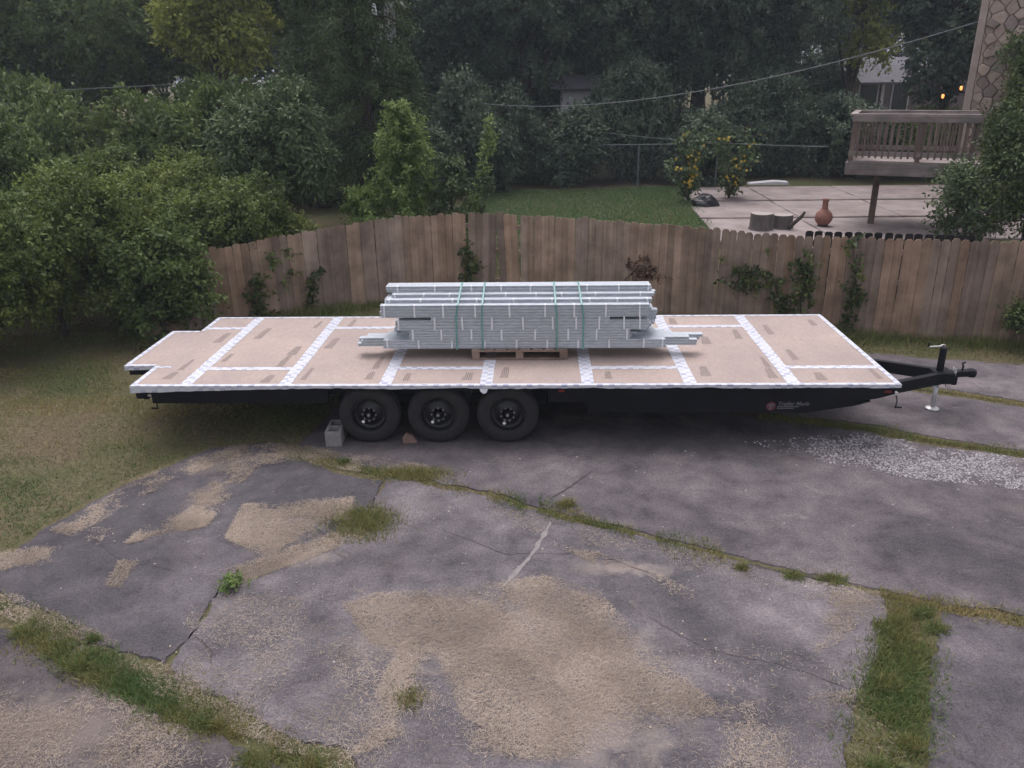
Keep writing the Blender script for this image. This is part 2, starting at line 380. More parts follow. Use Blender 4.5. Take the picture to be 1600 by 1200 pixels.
# ------------------------------------------------------------------ terrain
FENCE = [(-6.9, 13.4, 1.25), (-5.8, 14.05, 1.42), (-4.74, 14.68, 1.52), (-3.89, 15.17, 1.60), (-2.99, 15.60, 1.67), (-1.78, 16.0, 1.69), (-1.02, 16.0, 1.69),
         (.13, 15.64, 1.68), (.72, 15.40, 1.68), (2.41, 14.55, 1.68), (3.89, 13.68, 1.68), (4.88, 13.41, 1.67), (6.31, 13.14, 1.68), (7.6, 12.87, 1.68), (9.6, 12.5, 1.68)]
_fx = [p[0] for p in FENCE]; _fy = [p[1] for p in FENCE]; _fh = [p[2] for p in FENCE]
def fence_y(x): return np.interp(x, _fx, _fy)
def H(x, y):
    x = np.asarray(x, float); y = np.asarray(y, float)
    t = y - fence_y(x)
    h = .8 * sstep(.4, 2.6, t) + .1 * sstep(4, 12, t) + 1.2 * sstep(20, 70, t)
    return h - .014 + .05 * (fbm(x, y, .35, 2) - .5) * sstep(10.5, 12.5, np.maximum(y, 0)) * sstep(0, 1.5, np.abs(t) + (t > 0))
def ground():
    xs = np.concatenate([-np.geomspace(400, 16, 22), np.arange(-15, 15.01, .25), np.geomspace(16, 400, 22)])
    ys = np.concatenate([-np.geomspace(300, 1, 14), np.arange(0, 32, .25), np.geomspace(33, 600, 26)])
    X, Y = np.meshgrid(xs, ys); Z = H(X, Y); nx, ny = len(xs), len(ys)
    V = np.stack([X, Y, Z], -1).reshape(-1, 3)
    F = [(j * nx + i, j * nx + i + 1, (j + 1) * nx + i + 1, (j + 1) * nx + i) for j in range(ny - 1) for i in range(nx - 1)]
    m = bpy.data.meshes.new('ground'); m.from_pydata(V.tolist(), [], F); m.materials.append(M['ground'])
    m.polygons.foreach_set('use_smooth', [True] * len(F))
    structure(link(bpy.data.objects.new('ground', m)))
ground()

def resample(poly, step, jit, seed, closed=True):
    r = np.random.default_rng(seed); out = []
    P = list(poly) + ([poly[0]] if closed else [])
    for (x0, y0), (x1, y1) in zip(P[:-1], P[1:]):
        l = math.hypot(x1 - x0, y1 - y0); n = max(1, int(l / step))
        nx, ny = -(y1 - y0) / l, (x1 - x0) / l
        for k in range(n):
            t = k / n; x, y = x0 + (x1 - x0) * t, y0 + (y1 - y0) * t
            j = ((vnoise(x, y, 3.1) - .5) * 1.4 + (r.random() - .5) * .6) * jit * 2
            out.append((x + nx * j, y + ny * j))
    return out
def slab(name, poly, parent, mat, z=0.0, th=.10, tone=(1, 1, 1), jit=.022, seed=1, step=.09):
    P = resample(poly, step, jit, seed); n = len(P)
    bm = bmesh.new()
    top = [bm.verts.new((x, y, z)) for x, y in P]; low = [bm.verts.new((x, y, z - .016)) for x, y in P]
    c = np.mean(P, 0)
    for v_, (x, y) in zip(top, P):       # worn, slightly rounded lip
        d = Vector((c[0] - x, c[1] - y, 0)).normalized(); v_.co += d * .014
    bot = [bm.verts.new((x, y, z - th)) for x, y in P]
    f = bm.faces.new(top)
    for a, b in ((top, low), (low, bot)):
        for i in range(n): bm.faces.new((a[i], b[i], b[(i + 1) % n], a[(i + 1) % n]))
    bmesh.ops.triangulate(bm, faces=[f]); bmesh.ops.recalc_face_normals(bm, faces=bm.faces)
    m = bpy.data.meshes.new(name); bm.to_mesh(m); bm.free(); m.materials.append(mat)
    o = link(bpy.data.objects.new(name, m), parent); o.color = (*tone, 1)
    return o

drive = bpy.data.objects.new('driveway', None); link(drive); structure(drive)
S = [  # broken slabs of the old driveway
    ([(-5.14, 6.38), (-4.97, 7.17), (-4.67, 7.96), (-4.04, 8.83), (-3.3, 9.0), (-3.15, 8.64), (-2.12, 8.12), (-1.72, 7.98), (-1.80, 7.35), (-1.92, 6.92), (-2.39, 6.44), (-2.88, 6.03), (-2.855, 5.4), (-2.93, 4.96), (-3.38, 5.10), (-4.08, 5.50), (-4.6, 5.74), (-5.2, 6.0)], (.68, .67, .71)),
    ([(-1.76, 8.08), (-1.46, 8.03), (-.36, 7.53), (.05, 7.32), (.75, 6.95), (1.34, 6.67), (1.94, 6.36), (2.61, 6.08), (2.99, 5.87), (2.70, 5.24), (2.36, 4.68), (2.01, 4.09), (1.7, 3.5), (1.45, 2.8), (-.65, 2.8), (-1.0, 3.86), (-1.33, 4.10), (-1.66, 4.25), (-2.3, 4.55), (-2.78, 4.78), (-2.90, 4.93), (-2.84, 5.4), (-2.86, 6.02), (-2.37, 6.42), (-1.88, 6.88), (-1.76, 7.33)], (1.02, 1.0, 1.02)),
    ([(-2.95, 9.05), (-2.9, 8.76), (-2.06, 8.37), (-1.44, 8.12), (-.33, 7.61), (.08, 7.41), (.78, 7.03), (1.37, 6.735), (1.97, 6.415), (2.64, 6.13), (3.11, 5.93), (3.47, 5.80), (4.0, 5.65), (7.5, 4.75), (7.5, 7.95), (5.7, 8.55), (4.75, 8.93), (4.1, 9.30), (3.0, 9.75), (1.0, 10.4), (-1.0, 10.6), (-2.8, 10.1)], (.98, .94, .95)),
    ([(3.40, 5.70), (4.0, 5.46), (7.5, 4.55), (7.5, 2.4), (1.8, 2.4), (2.12, 3.4), (2.54, 4.1), (2.85, 4.68), (3.14, 5.30)], (.76, .74, .78)),
    ([(-5.1, 5.50), (-4.7, 5.47), (-4.22, 5.23), (-3.52, 4.83), (-2.88, 4.53), (-2.41, 4.31), (-1.75, 4.02), (-1.40, 3.86), (-.95, 3.45), (-.75, 2.4), (-7.5, 2.4), (-7.5, 5.4)], (.74, .70, .70)),
    ([(3.2, 9.85), (4.17, 9.55), (4.82, 9.18), (5.75, 8.80), (8.5, 7.9), (8.5, 9.1), (6.6, 10.02), (5.88, 10.45), (4.4, 11.0), (3.0, 11.2)], (1.10, 1.05, 1.06)),
    ([(3.2, 11.4), (4.5, 11.2), (5.95, 10.68), (6.7, 10.24), (8.6, 9.4), (8.9, 11.35), (7.4, 11.72), (6.1, 12.08), (5.4, 12.3), (4.2, 12.45), (3.1, 12.4)], (1.18, 1.13, 1.13)),
]
for i, (poly, tone) in enumerate(S):
    slab('slab', poly, drive, M['concrete'], 0.0, .10, tone, .034, 20 + i, .07)

# neighbour's patio, cast in panels
patio = bpy.data.objects.new('patio', None); link(patio); structure(patio)
xs_ = [3.9, 6.4, 8.9, 11.4, 13.9]; ys_ = [17.3, 20.0, 22.6, 25.3]
for j in range(3):
    for i in range(4):
        x0, x1, y0, y1 = xs_[i] + .02, xs_[i + 1] - .02, ys_[j] + .02, ys_[j + 1] - .02
        sh = .10 * j if i == 0 else 0
        z = .845 + .03 * j
        t = .92 + .16 * rng.random()
        slab('panel', [(x0 + sh, y0), (x1, y0), (x1, y1), (x0 + sh + .1 * (i == 0), y1)], patio, M['patio'], z, .2, (t, t, t), .012, 60 + j * 4 + i, .3)

# ------------------------------------------------------------------ flatbed trailer
def trailer():
    T = thing('flatbed_trailer', 'black triple-axle flatbed trailer with taped plywood deck, parked on the driveway', 'trailer', (0, 0, 0))
    X0, X1, Y0, Y1, Z = -4.95, 4.27, 8.90, 11.82, .79
    seams = [-4.285 + 1.22 * i for i in range(7)]
    NEAR, FAR = 9.51, 11.25
    def panel(x0, x1, y0, y1):
        g = .002
        return MB().box(x0 + g, x1 - g, y0 + g, y1 - g, Z - .028, Z).build('deck_panel', M['osb'], T)
    EX0, EY0, EY1 = -5.37, 9.62, 11.12
    panels = []
    # rear column with the tail extension is one L shaped sheet set
    panels.append(panel(X0, seams[0], FAR, Y1))
    mb = MB(); g = .002
    poly = [(X0, Y0), (seams[0], Y0), (seams[0], FAR), (X0, FAR), (X0, EY1), (EX0, EY1), (EX0, EY0), (X0, EY0)]
    n = len(poly); mb.add([(x, y, Z) for x, y in poly] + [(x, y, Z - .028) for x, y in poly], [tuple(range(n)), tuple(reversed(range(n, 2 * n)))] + [(i, i + n, (i + 1) % n + n, (i + 1) % n) for i in range(n)])
    panels.append(mb.build('deck_panel', M['osb'], T))
    edges = seams + [X1]
    split = ['near', 'far', 'near', 'far', 'near', 'far', 'near']
    split = ['near', 'far', 'near', 'far', 'near', 'far', 'near']
    for k in range(7):
        a, b = edges[k], edges[k + 1]; ym = NEAR if split[k] == 'near' else FAR
        panels.append(panel(a, b, Y0, ym)); panels.append(panel(a, b, ym, Y1))
    # tapes
    def tape(x0, x1, y0, y1, dz):
        mb = MB(); n = max(2, int(max(x1 - x0, y1 - y0) / .12)); alongx = (x1 - x0) > (y1 - y0); z = Z + dz
        r = np.random.default_rng(int((x0 + 9) * 100 + y0 * 10)); vs = []
        for i in range(n + 1):
            t = i / n; j0, j1 = (r.random(2) - .5) * .007; lift = (r.random() ** 3) * .004
            if alongx: a = (x0 + (x1 - x0) * t, y0 + j0); b = (x0 + (x1 - x0) * t, y1 + j1)
            else: a = (x0 + j0, y0 + (y1 - y0) * t); b = (x1 + j1, y0 + (y1 - y0) * t)
            vs += [(*a, z), (*b, z + lift), (*a, z - .002), (*b, z - .002)]
        fs = []
        for i in range(n):
            p = i * 4; q = p + 4
            fs += [(p, q, q + 1, p + 1), (p, p + 2, q + 2, q), (p + 1, q + 1, q + 3, p + 3)]
        fs += [(0, 1, 3, 2), (n * 4, n * 4 + 2, n * 4 + 3, n * 4 + 1)]
        return mb.add(vs, fs).build('seam_tape', M['tape'], T)
    for s in seams:
        tape(s - .075, s + .075, Y0 + .06, Y1 - .06, .0035)
    for k in range(7):
        ym = NEAR if split[k] == 'near' else FAR
        tape(edges[k] + .077, edges[k + 1] - (.077 if k < 6 else .062), ym - .05, ym + .05, .003)
    tape(X0 + .062, seams[0] - .077, FAR - .05, FAR + .05, .003)
    def side_tape(a, b, drop, seed, outward):
        """folded edge tape: top flap plus ragged skirt hanging over the edge"""
        r = np.random.default_rng(seed); a = np.array(a); b = np.array(b); L = np.linalg.norm(b - a); n = max(2, int(L / .09)); o = np.array(outward)
        vs = []; fs = []
        for i in range(n + 1):
            p = a + (b - a) * i / n; dd = drop(i / n) if callable(drop) else drop
            inn = p - o * (.06 + (r.random() - .5) * .006); e = p + o * .004; w_ = (r.random() - .5) * .006
            vs += [(*inn, Z + .005), (*e, Z + .005), (*(e + o * w_), Z - dd + (r.random() - .5) * .012), (*inn, Z + .0035), (*p, Z + .0035)]
        for i in range(n):
            p = i * 5; q = p + 5
            fs += [(p, q, q + 1, p + 1), (p + 1, q + 1, q + 2, p + 2), (p, p + 3, q + 3, q)]
        return MB().add(vs, fs).build('edge_tape', M['tape'], T)
    side_tape((X0, Y0), (X1, Y0), lambda t: .035 + .05 * max(0, 1 - t / .22) if t < .22 else .035 + .006 * sin(t * 40), 1, (0, -1))
    side_tape((X1, Y1), (X0, Y1), .035, 2, (0, 1))
    side_tape((X1, Y0 + .06), (X1, Y1 - .06), .03, 3, (1, 0))
    side_tape((X0, Y0 + .06), (X0, EY0 - .0), .05, 4, (-1, 0))
    side_tape((X0, EY1), (X0, Y1 - .06), .05, 5, (-1, 0))
    side_tape((EX0, EY0), (X0 - .01, EY0), .055, 6, (0, -1))
    side_tape((EX0, EY0 + .06), (EX0, EY1 - .06), .06, 7, (-1, 0))
    side_tape((EX0, EY1), (X0 - .01, EY1), .05, 8, (0, 1))
    MB().box(X0 - .0, X0 + .22, EY0 - .065, EY0 - .01, Z + .001, Z + .0028).build('seam_tape', M['tape'], T)
    # a loose tail of tape hanging over the side
    MB().add([(-.70, 8.893, .752), (-.60, 8.893, .75), (-.62, 8.885, .70), (-.66, 8.888, .69), (-.69, 8.886, .72)], [(0, 1, 2, 3, 4)]).build('loose_tape_end', M['white'], T)
    # printed stamps on the boards
    st = [(-4.52, 10.8), (-4.13, 9.94), (-3.3, 11.43), (-4.0, 11.0), (-3.31, 10.22), (-3.33, 9.8), (-4.57, 9.67), (-4.61, 9.27), (-3.34, 9.15), (-2.87, 10.54), (-2.89, 9.32), (-2.80, 11.5), (-2.07, 9.72), (-2.09, 9.25), (-1.62, 9.2), (-.42, 9.35), (-.87, 9.22), (.85, 9.25), (2.05, 9.38), (1.99, 11.52), (2.79, 10.87), (2.88, 9.7), (3.3, 9.99), (4.01, 11.41), (2.84, 9.3), (3.4, 9.19), (4.10, 9.32), (3.28, 11.08), (-1.6, 10.5), (1.0, 10.9), (-.2, 11.4), (2.3, 10.6)]
    r = np.random.default_rng(5)
    for si, (x, y) in enumerate(st):
        l = .12 + .13 * r.random(); w_ = .035 + .035 * r.random()
        if y < 9.3: l = .13
        o = MB().add([(-w_, -l, 0), (w_, -l, 0), (w_, l, 0), (-w_ * .3, l, 0)], [(0, 1, 2, 3)]).build('printed_stamp', M['stamp'], None)
        o.location = (x, y, Z + .0008 + .00004 * si); o.rotation_euler = (0, 0, (r.random() - .5) * .06)
        best = min(panels, key=lambda p: 0 if (min(v.co.x for v in p.data.vertices) <= x <= max(v.co.x for v in p.data.vertices) and min(v.co.y for v in p.data.vertices) <= y <= max(v.co.y for v in p.data.vertices)) else 1)
        o.parent = best
    # steel frame
    zt = Z - .03
    MB().box(-2.55, .12, 8.925, 8.985, .725, zt).build('rim_rail', M['black'], T)
    MB().box(-4.72, -2.55, 8.93, 8.99, .555, zt).build('side_rail', M['black'], T)
    MB().prism([(.12, .565), (3.72, .565), (4.02, .60), (4.22, .66), (4.22, zt), (.12, zt)], 8.93, 8.99).build('side_rail', M['black'], T)
    MB().prism([(.60, .41), (3.20, .41), (3.78, .50), (3.96, .555), (3.96, .564), (.60, .564)], 8.95, 9.03).build('side_skirt', M['black'], T)
    MB().box(-4.72, 4.22, 11.74, 11.80, .56, zt).build('side_rail', M['black'], T)
    for y in (9.32, 11.38): MB().box(-4.8, 4.2, y - .05, y + .05, .53, zt - .004).build('main_beam', M['black'], T)
    for x in np.arange(-4.5, 4.3, .61): MB().box(x - .025, x + .025, 8.992, 11.738, .60, zt - .002).build('crossmember', M['black'], T)
    MB().box(-5.33, -4.95, 9.65, 11.08, .66, zt).build('tail_frame', M['black'], T)
    MB().box(-4.86, -4.80, 9.0, 11.74, .58, zt - .001).build('rear_beam', M['black'], T)
    tl = MB().box(-4.93, -4.78, 8.96, 9.06, .60, .70).build('tail_light_box', M['black'], T, bevel=.01)
    MB().box(-4.94, -4.931, 8.98, 9.04, .615, .685).build('lens', M['red'], tl)
    MB().box(.245, .315, 8.916, 8.931, .70, .725).build('marker_light', M['red'], T)
    MB().box(4.10, 4.17, 8.916, 8.931, .68, .705).build('marker_light', M['red'], T)
    # skirt decal
    dl = MB().lathe([(.055, 0), (.055, .002)], 24, (0, 0, 0), 'y').build('brand_emblem', M['decalred'], T); dl.location = (2.79, 8.945, .50)
    MB().add([(-.04, -.0015, .022), (.045, -.0015, .030), (.04, -.0015, .014), (.015, -.0015, .010), (-.005, -.0015, -.045), (-.025, -.0015, -.042), (-.004, -.0015, .008), (-.042, -.0015, .004)], [tuple(range(8))]).build('emblem_mark', M['decalgrey'], dl)
    fc = bpy.data.curves.new('print', 'FONT'); fc.body = 'Trailer Made'; fc.size = .072; fc.shear = .25; fc.offset = .0016; fc.space_character = 1.02
    fo = bpy.data.objects.new('print', fc); link(fo); bpy.context.view_layer.update()
    me = bpy.data.meshes.new_from_object(fo.evaluated_get(bpy.context.evaluated_depsgraph_get())); bpy.data.objects.remove(fo)
    me.materials.clear(); me.materials.append(M['decalgrey'])
    o = link(bpy.data.objects.new('brand_lettering', me), T); o.location = (2.865, 8.9465, .508); o.rotation_euler = (pi / 2, 0, 0); o.scale = (.98, 1, 1)
    r = np.random.default_rng(3)
    for row, (x1, z) in enumerate(((3.12, .486), (3.06, .464))):
        mb = MB(); x = 2.865
        while x < x1:
            w_ = .008 + .012 * r.random(); mb.box(x, x + w_, 8.9455, 8.948, z, z + .013); x += w_ + .004
        mb.build('fine_print', M['decalgrey'], T)
    # wheels
    def wheel(x, y, flip, rot):
        w0 = bpy.data.objects.new('wheel', None); link(w0, T); w0.location = (x, y, .372); w0.rotation_euler = (0, rot, pi if flip else 0)
        R_ = .376
        prof = [(.212, .225), (.235, .238), (.30, .238), (.345, .225), (R_ - .006, .200), (R_, .17), (R_, .06), (R_ - .006, .035), (.345, .012), (.315, .002), (.285, 0), (.25, .003), (.222, .014), (.212, .03)]
        ty = MB(); n = 48; b = 0
        ty.lathe(prof, n, (0, 0, 0), 'y'); ty.f = ty.f[:-2]
        for k in range(n): ty.f.append(((len(prof) - 1) * n + k, (len(prof) - 1) * n + (k + 1) % n, (k + 1) % n, k))
        to = ty.build('tyre', M['rubber'], w0, True)
        tr = MB()
        for k in range(40):
            a = 2 * pi * k / 40
            for yy, sh in ((.075, 0), (.115, .08), (.155, 0)):
                c_, s_ = cos(a + sh), sin(a + sh); c2, s2 = cos(a + sh + .11), sin(a + sh + .11)
                q = R_ + .006; vs = [(R_ * c_, yy - .015, R_ * s_), (R_ * c2, yy - .015, R_ * s2), (R_ * c2, yy + .015, R_ * s2), (R_ * c_, yy + .015, R_ * s_), (q * c_, yy - .015, q * s_), (q * c2, yy - .015, q * s2), (q * c2, yy + .015, q * s2), (q * c_, yy + .015, q * s_)]
                tr.add(vs, [(4, 5, 6, 7), (0, 1, 5, 4), (1, 2, 6, 5), (2, 3, 7, 6), (3, 0, 4, 7)])
        tr.build('tread', M['rubber'], w0)
        rm = MB().lathe([(.216, .03), (.214, .012), (.205, .012), (.198, .03), (.192, .075), (.16, .085), (.10, .055), (.085, .048), (.07, .055), (.07, .0855), (.21, .2)], 40, (0, 0, 0), 'y')
        rm.f = rm.f[:-2]; smooth_by_angle(rm.build('rim', M['rim'], w0), 35)
        for k in range(8):
            a = 2 * pi * k / 8 + .2
            h_ = MB().lathe([(.017, 0), (.017, .004)], 12, (.155 * cos(a), .079, .155 * sin(a)), 'y').build('vent_hole', M['bag'], w0)
            MB().lathe([(.011, 0), (.012, .012), (.011, .03)], 6, (.083 * cos(a), .030, .083 * sin(a)), 'y').build('lug_nut', M['nut'], w0)
        MB().lathe([(.022, -.008), (.034, 0), (.038, .05)], 20, (0, .010, 0), 'y').build('hub_cap', M['rim'], w0, True)
        MB().lathe([(.014, 0), (.02, .006)], 16, (0, -.002, 0), 'y').build('hub_plug', M['nut'], w0)
        MB().lathe([(.02, 0), (.02, .002)], 14, (-.055, .045, -.115), 'y').build('label_dot', M['white'], w0)
    for i, (x, rot) in enumerate(((-2.08, .25), (-1.225, .2), (-.375, -.1))):
        wheel(x, 8.96, False, rot); wheel(x, 11.76, True, rot)
        MB().tube([(x, 9.18, .372), (x, 11.54, .372)], .045, 10).build('axle', M['black'], T)
    MB().box(-2.5, .1, 9.25, 9.31, .44, .53).build('spring_hanger', M['black'], T)
    # tongue
    MB().beam((4.15, 9.46, .47), (5.36, 10.0, .47), .075, .15).build('tongue_beam', M['black'], T)
    MB().beam((4.15, 10.72, .47), (5.36, 10.06, .47), .075, .15).build('tongue_beam', M['black'], T)
    MB().box(5.18, 5.42, 9.90, 10.16, .40, .549).build('tongue_plate', M['black'], T, bevel=.01)
    cp = MB().beam((5.38, 10.03, .50), (5.66, 10.03, .515), .10, .075)
    cp.lathe([(.03, -.05), (.062, -.04), (.07, 0), (.06, .045), (.025, .062)], 16, (5.68, 10.03, .51)); cp.box(5.43, 5.50, 9.98, 10.08, .36, .47)
    cp.build('coupler', M['black'], T, bevel=.006)
    MB().tube([(5.56, 10.03, .55), (5.565, 10.03, .61), (5.545, 10.03, .645), (5.585, 10.03, .66)], .012, 8).build('latch_lever', M['black'], T, True)
    jk = MB().tube([(5.27, 10.03, .36), (5.27, 10.03, .86)], .043, 16).build('jack', M['black'], T)
    smooth_by_angle(jk)
    MB().tube([(5.265, 10.03, .03), (5.265, 10.03, .36)], .032, 14).build('drop_tube', M['zinc'], jk, True)
    MB().lathe([(.085, 0), (.09, .006), (.085, .015), (.035, .035)], 18, (5.265, 10.03, .004)).build('foot_plate', M['zinc'], jk)
    MB().tube([(5.27, 10.03, .86), (5.275, 10.03, .90), (5.25, 10.03, .905), (5.21, 10.02, .885), (5.05, 10.0, .885)], .010, 8).build('crank', M['zinc'], jk, True)
    MB().tube([(5.055, 10.0, .885), (5.055, 10.0, .94)], .012, 8).build('crank_grip', M['black'], jk)
    for k in range(11):      # safety chain links
        t = k / 10; x = 5.40 + .05 * sin(t * 7); y = 9.98 - .03 * cos(t * 5); z = .60 - .30 * t
        pts = [(x + .018 * cos(a) * (1 if k % 2 else .3), y + .018 * cos(a) * (.3 if k % 2 else 1), z + .026 * sin(a)) for a in np.linspace(0, 2 * pi, 9)]
        MB().tube(pts, .0055, 5, False).build('chain_link', M['zinc'], T, True)
    for sx, x in ((1, 4.24), (-1, -4.74)):       # corner stabiliser cranks
        sj = MB().box(x - .035, x + .035, 8.95, 9.01, .635, .665).build('stabiliser_bracket', M['zinc'], T)
        MB().tube([(x + .02, 8.98, .635), (x + .045, 8.98, .56), (x + .04, 8.98, .47)], .007, 6).build('stabiliser_rod', M['black'], sj)
        MB().tube([(x - .03 + .06 * (sx > 0), 8.98, .47), (x + .05 + .06 * (sx > 0), 8.98, .467)], .011, 8).build('stabiliser_grip', M['black'], sj)
    return T
trailer()

# ------------------------------------------------------------------ pallet and bundled steel
def pallet():
    P = thing('pallet', 'wooden pallet under the steel channels on the trailer deck', 'pallet', (-.24, 10.4, .797))
    for x in (-.57, .0, .57): MB().box(x - .05, x + .05, -.59, .59, .018, .108).build('stringer', M['palletwood'], P, bevel=.004)
    for y in (-.54, 0, .54): MB().box(-.62, .62, y - .05, y + .05, 0, .0165).build('bottom_board', M['palletwood'], P)
    for y in (-.56, -.3, .0, .3, .56): MB().box(-.62, .62, y - .045, y + .045, .1095, .122).build('top_board', M['palletwood'], P)
    for k in range(8): MB().box(-.62 + k * .158, -.62 + k * .158 + .125, -.60, .60, .1235, .136).build('slat', M['palletwood'], P)
pallet()
def channel_mesh(h=.040, d=.10):
    """lipped steel channel, unit length along X, standing on its flange, web to -Y"""
    t = .004
    prof = [(0, 0), (d, 0), (d, h), (0, h), (0, h - .010), (.016, h - .009), (.016, .009), (0, .009)]
    mb = MB(); n = len(prof)
    mb.add([(0, y, z) for y, z in prof] + [(1, y, z) for y, z in prof], [tuple(reversed(range(n))), tuple(range(n, 2 * n))] + [(i, (i + 1) % n, (i + 1) % n + n, i + n) for i in range(n)])
    return mb.mesh('channel', M['galv'])
CH = channel_mesh()
def bundle(label, z0, z1, yf, rows, ncol, bands, seed, span_cols):
    r = np.random.default_rng(seed); B = thing('steel_channel_bundle', label, 'steel bundle', (0, yf, z0), 0, 'strapped steel channel bundles')
    h = (z1 - z0) / rows
    for c in range(ncol):
        for k in range(rows):
            sp_ = span_cols[min(c, len(span_cols) - 1)]
            x0, x1 = sp_[k] if isinstance(sp_, list) else sp_
            if c: jx = .16 if z0 < 1.3 else .05; x0 += (r.random() - .5) * jx; x1 += (r.random() - .5) * jx
            else: x0 += (r.random() - .5) * .02; x1 += (r.random() - .5) * .02
            o = link(bpy.data.objects.new('channel', CH), B)
            o.location = (x0, c * .103 + r.random() * .003, k * h); o.scale = (x1 - x0, 1, (h - .0008) / .040)
    for x in bands:
        tl = (r.random() - .5) * .012; tp = (z1 - z0); w_ = .011
        mb = MB().add([(x - w_, -.003, 0), (x + w_, -.003, 0), (x + w_ + tl, -.003, tp + .002), (x - w_ + tl, -.003, tp + .002), (x + w_ + tl, .06, tp + .002), (x - w_ + tl, .06, tp + .002)], [(0, 1, 2, 3), (3, 2, 4, 5)])
        mb.build('white_tie', M['white'], B)
    return B
bundle('lowest and longest bundle of steel channels, resting on the pallet', .936, 1.05, 9.86, 3, 6, [-1.96, -1.55, -1.12, -.69, -.28, .12, .52, .92, 1.36, 1.60], 1, [(-2.02, 1.64), (-2.30, 2.02), (-2.34, 2.12), (-2.05, 1.75), (-1.9, 1.6)])
bundle('shortest bundle of steel channels, second from the pallet', 1.051, 1.19, 9.85, 4, 6, [-1.62, -1.25, -.86, -.47, -.04, .39, .75, 1.14], 2, [(-1.66, 1.18), (-1.70, 1.2), (-1.84, 1.3), (-1.87, 1.4)])
bundle('steel channel bundle with a notched top course, third from the pallet', 1.191, 1.36, 9.85, 4, 6, [-1.80, -1.33, -.97, -.59, -.19, .19, .49, .78, 1.10, 1.30], 3, [[(-1.82, 1.40), (-1.82, 1.42), (-1.82, 1.42), (-1.37, .92)], [(-1.8, 1.45)] * 3 + [(-1.37, .92)], (-1.8, 1.5)])
bundle('steel channel bundle of four courses, fourth from the pallet', 1.361, 1.52, 9.84, 4, 6, [-1.97, -1.58, -1.21, -.80, -.36, .09, .46, .86, 1.29], 4, [(-2.02, 1.40), (-2.0, 1.42)])
bundle('thin steel channel bundle set back on top of the four-course bundle', 1.521, 1.562, 9.96, 1, 5, [-1.92, -1.51, -1.10, -.79, -.31, .18, .66, 1.01, 1.40], 5, [(-1.97, 1.45)])
bundle('thin steel channel bundle just under the topmost one', 1.563, 1.603, 10.08, 1, 4, [-1.86, -1.49, -1.15, -.42, -.02, .31, .74, 1.32], 6, [(-1.90, 1.50)])
bundle('topmost steel channel bundle of the stack', 1.604, 1.678, 10.20, 2, 2, [-1.84, -1.35, -.87, -.48, -.10, .64, 1.05, 1.43], 7, [(-1.99, 1.47)])
for k, (x, dx) in enumerate(((-1.05, .05), (-.72, .02), (.24, -.03), (.58, -.05))):
    pts = [(9.832, .925), (9.834, 1.36), (9.832, 1.524), (9.945, 1.566), (10.065, 1.607), (10.19, 1.682), (10.41, 1.682), (10.43, 1.60), (10.49, 1.50), (10.49, .93)]
    mb = MB(); w_ = .010; vs = []
    for i, (y, z) in enumerate(pts):
        xx = x + dx * max(0, (z - 1.36)) / .33
        vs += [(xx - w_, y, z), (xx + w_, y, z), (xx - w_, y + .0015, z - .0015), (xx + w_, y + .0015, z - .0015)]
    fs = []
    for i in range(len(pts) - 1):
        p = i * 4; q = p + 4; fs += [(p, p + 1, q + 1, q), (p + 2, q + 2, q + 3, p + 3), (p, q, q + 2, p + 2), (p + 1, p + 3, q + 3, q + 1)]
    o = mb.add(vs, fs).build('green_strap', M['strap'], None)
    tag(o, ['green plastic strap round the steel stack, nearest the trailer tail', 'green plastic strap round the steel stack, second from the trailer tail', 'green plastic strap round the steel stack, second from the hitch end', 'green plastic strap round the steel stack, nearest the hitch end'][k], 'strap', 'green straps on the steel stack')

# ------------------------------------------------------------------ wheel chocks
b_ = MB()
def ring_block(mb, x0, x1, y0, y1, z0, z1, t=.03):
    ys = [y0, y0 + t, (y0 + y1) / 2 - t / 2, (y0 + y1) / 2 + t / 2, y1 - t, y1]
    mb.box(x0, x0 + t, y0, y1, z0, z1); mb.box(x1 - t, x1, y0, y1, z0, z1)
    for a, b in ((ys[0], ys[1]), (ys[2], ys[3]), (ys[4], ys[5])): mb.box(x0 + t - .001, x1 - t + .001, a + .001, b - .001, z0 + .001, z1 - .001)
ring_block(b_, -.097, .097, -.2, .2, 0, .195, .034)
o = b_.build('cinder_block', M['block']); o.location = (-2.53, 9.06, .001); o.rotation_euler = (0, 0, .05)
tag(o, 'grey two-core concrete block chocking the rearmost trailer wheel', 'concrete block')
o = MB().prism([(-.08, 0), (.10, 0), (.045, .085), (-.035, .12), (-.085, .06)], -.05, .05).build('brick', M['brick'], bevel=.008); o.location = (-1.60, 8.99, .001); o.rotation_euler = (0, 0, .15)
tag(o, 'broken brown brick wedged against the middle trailer wheel', 'brick')

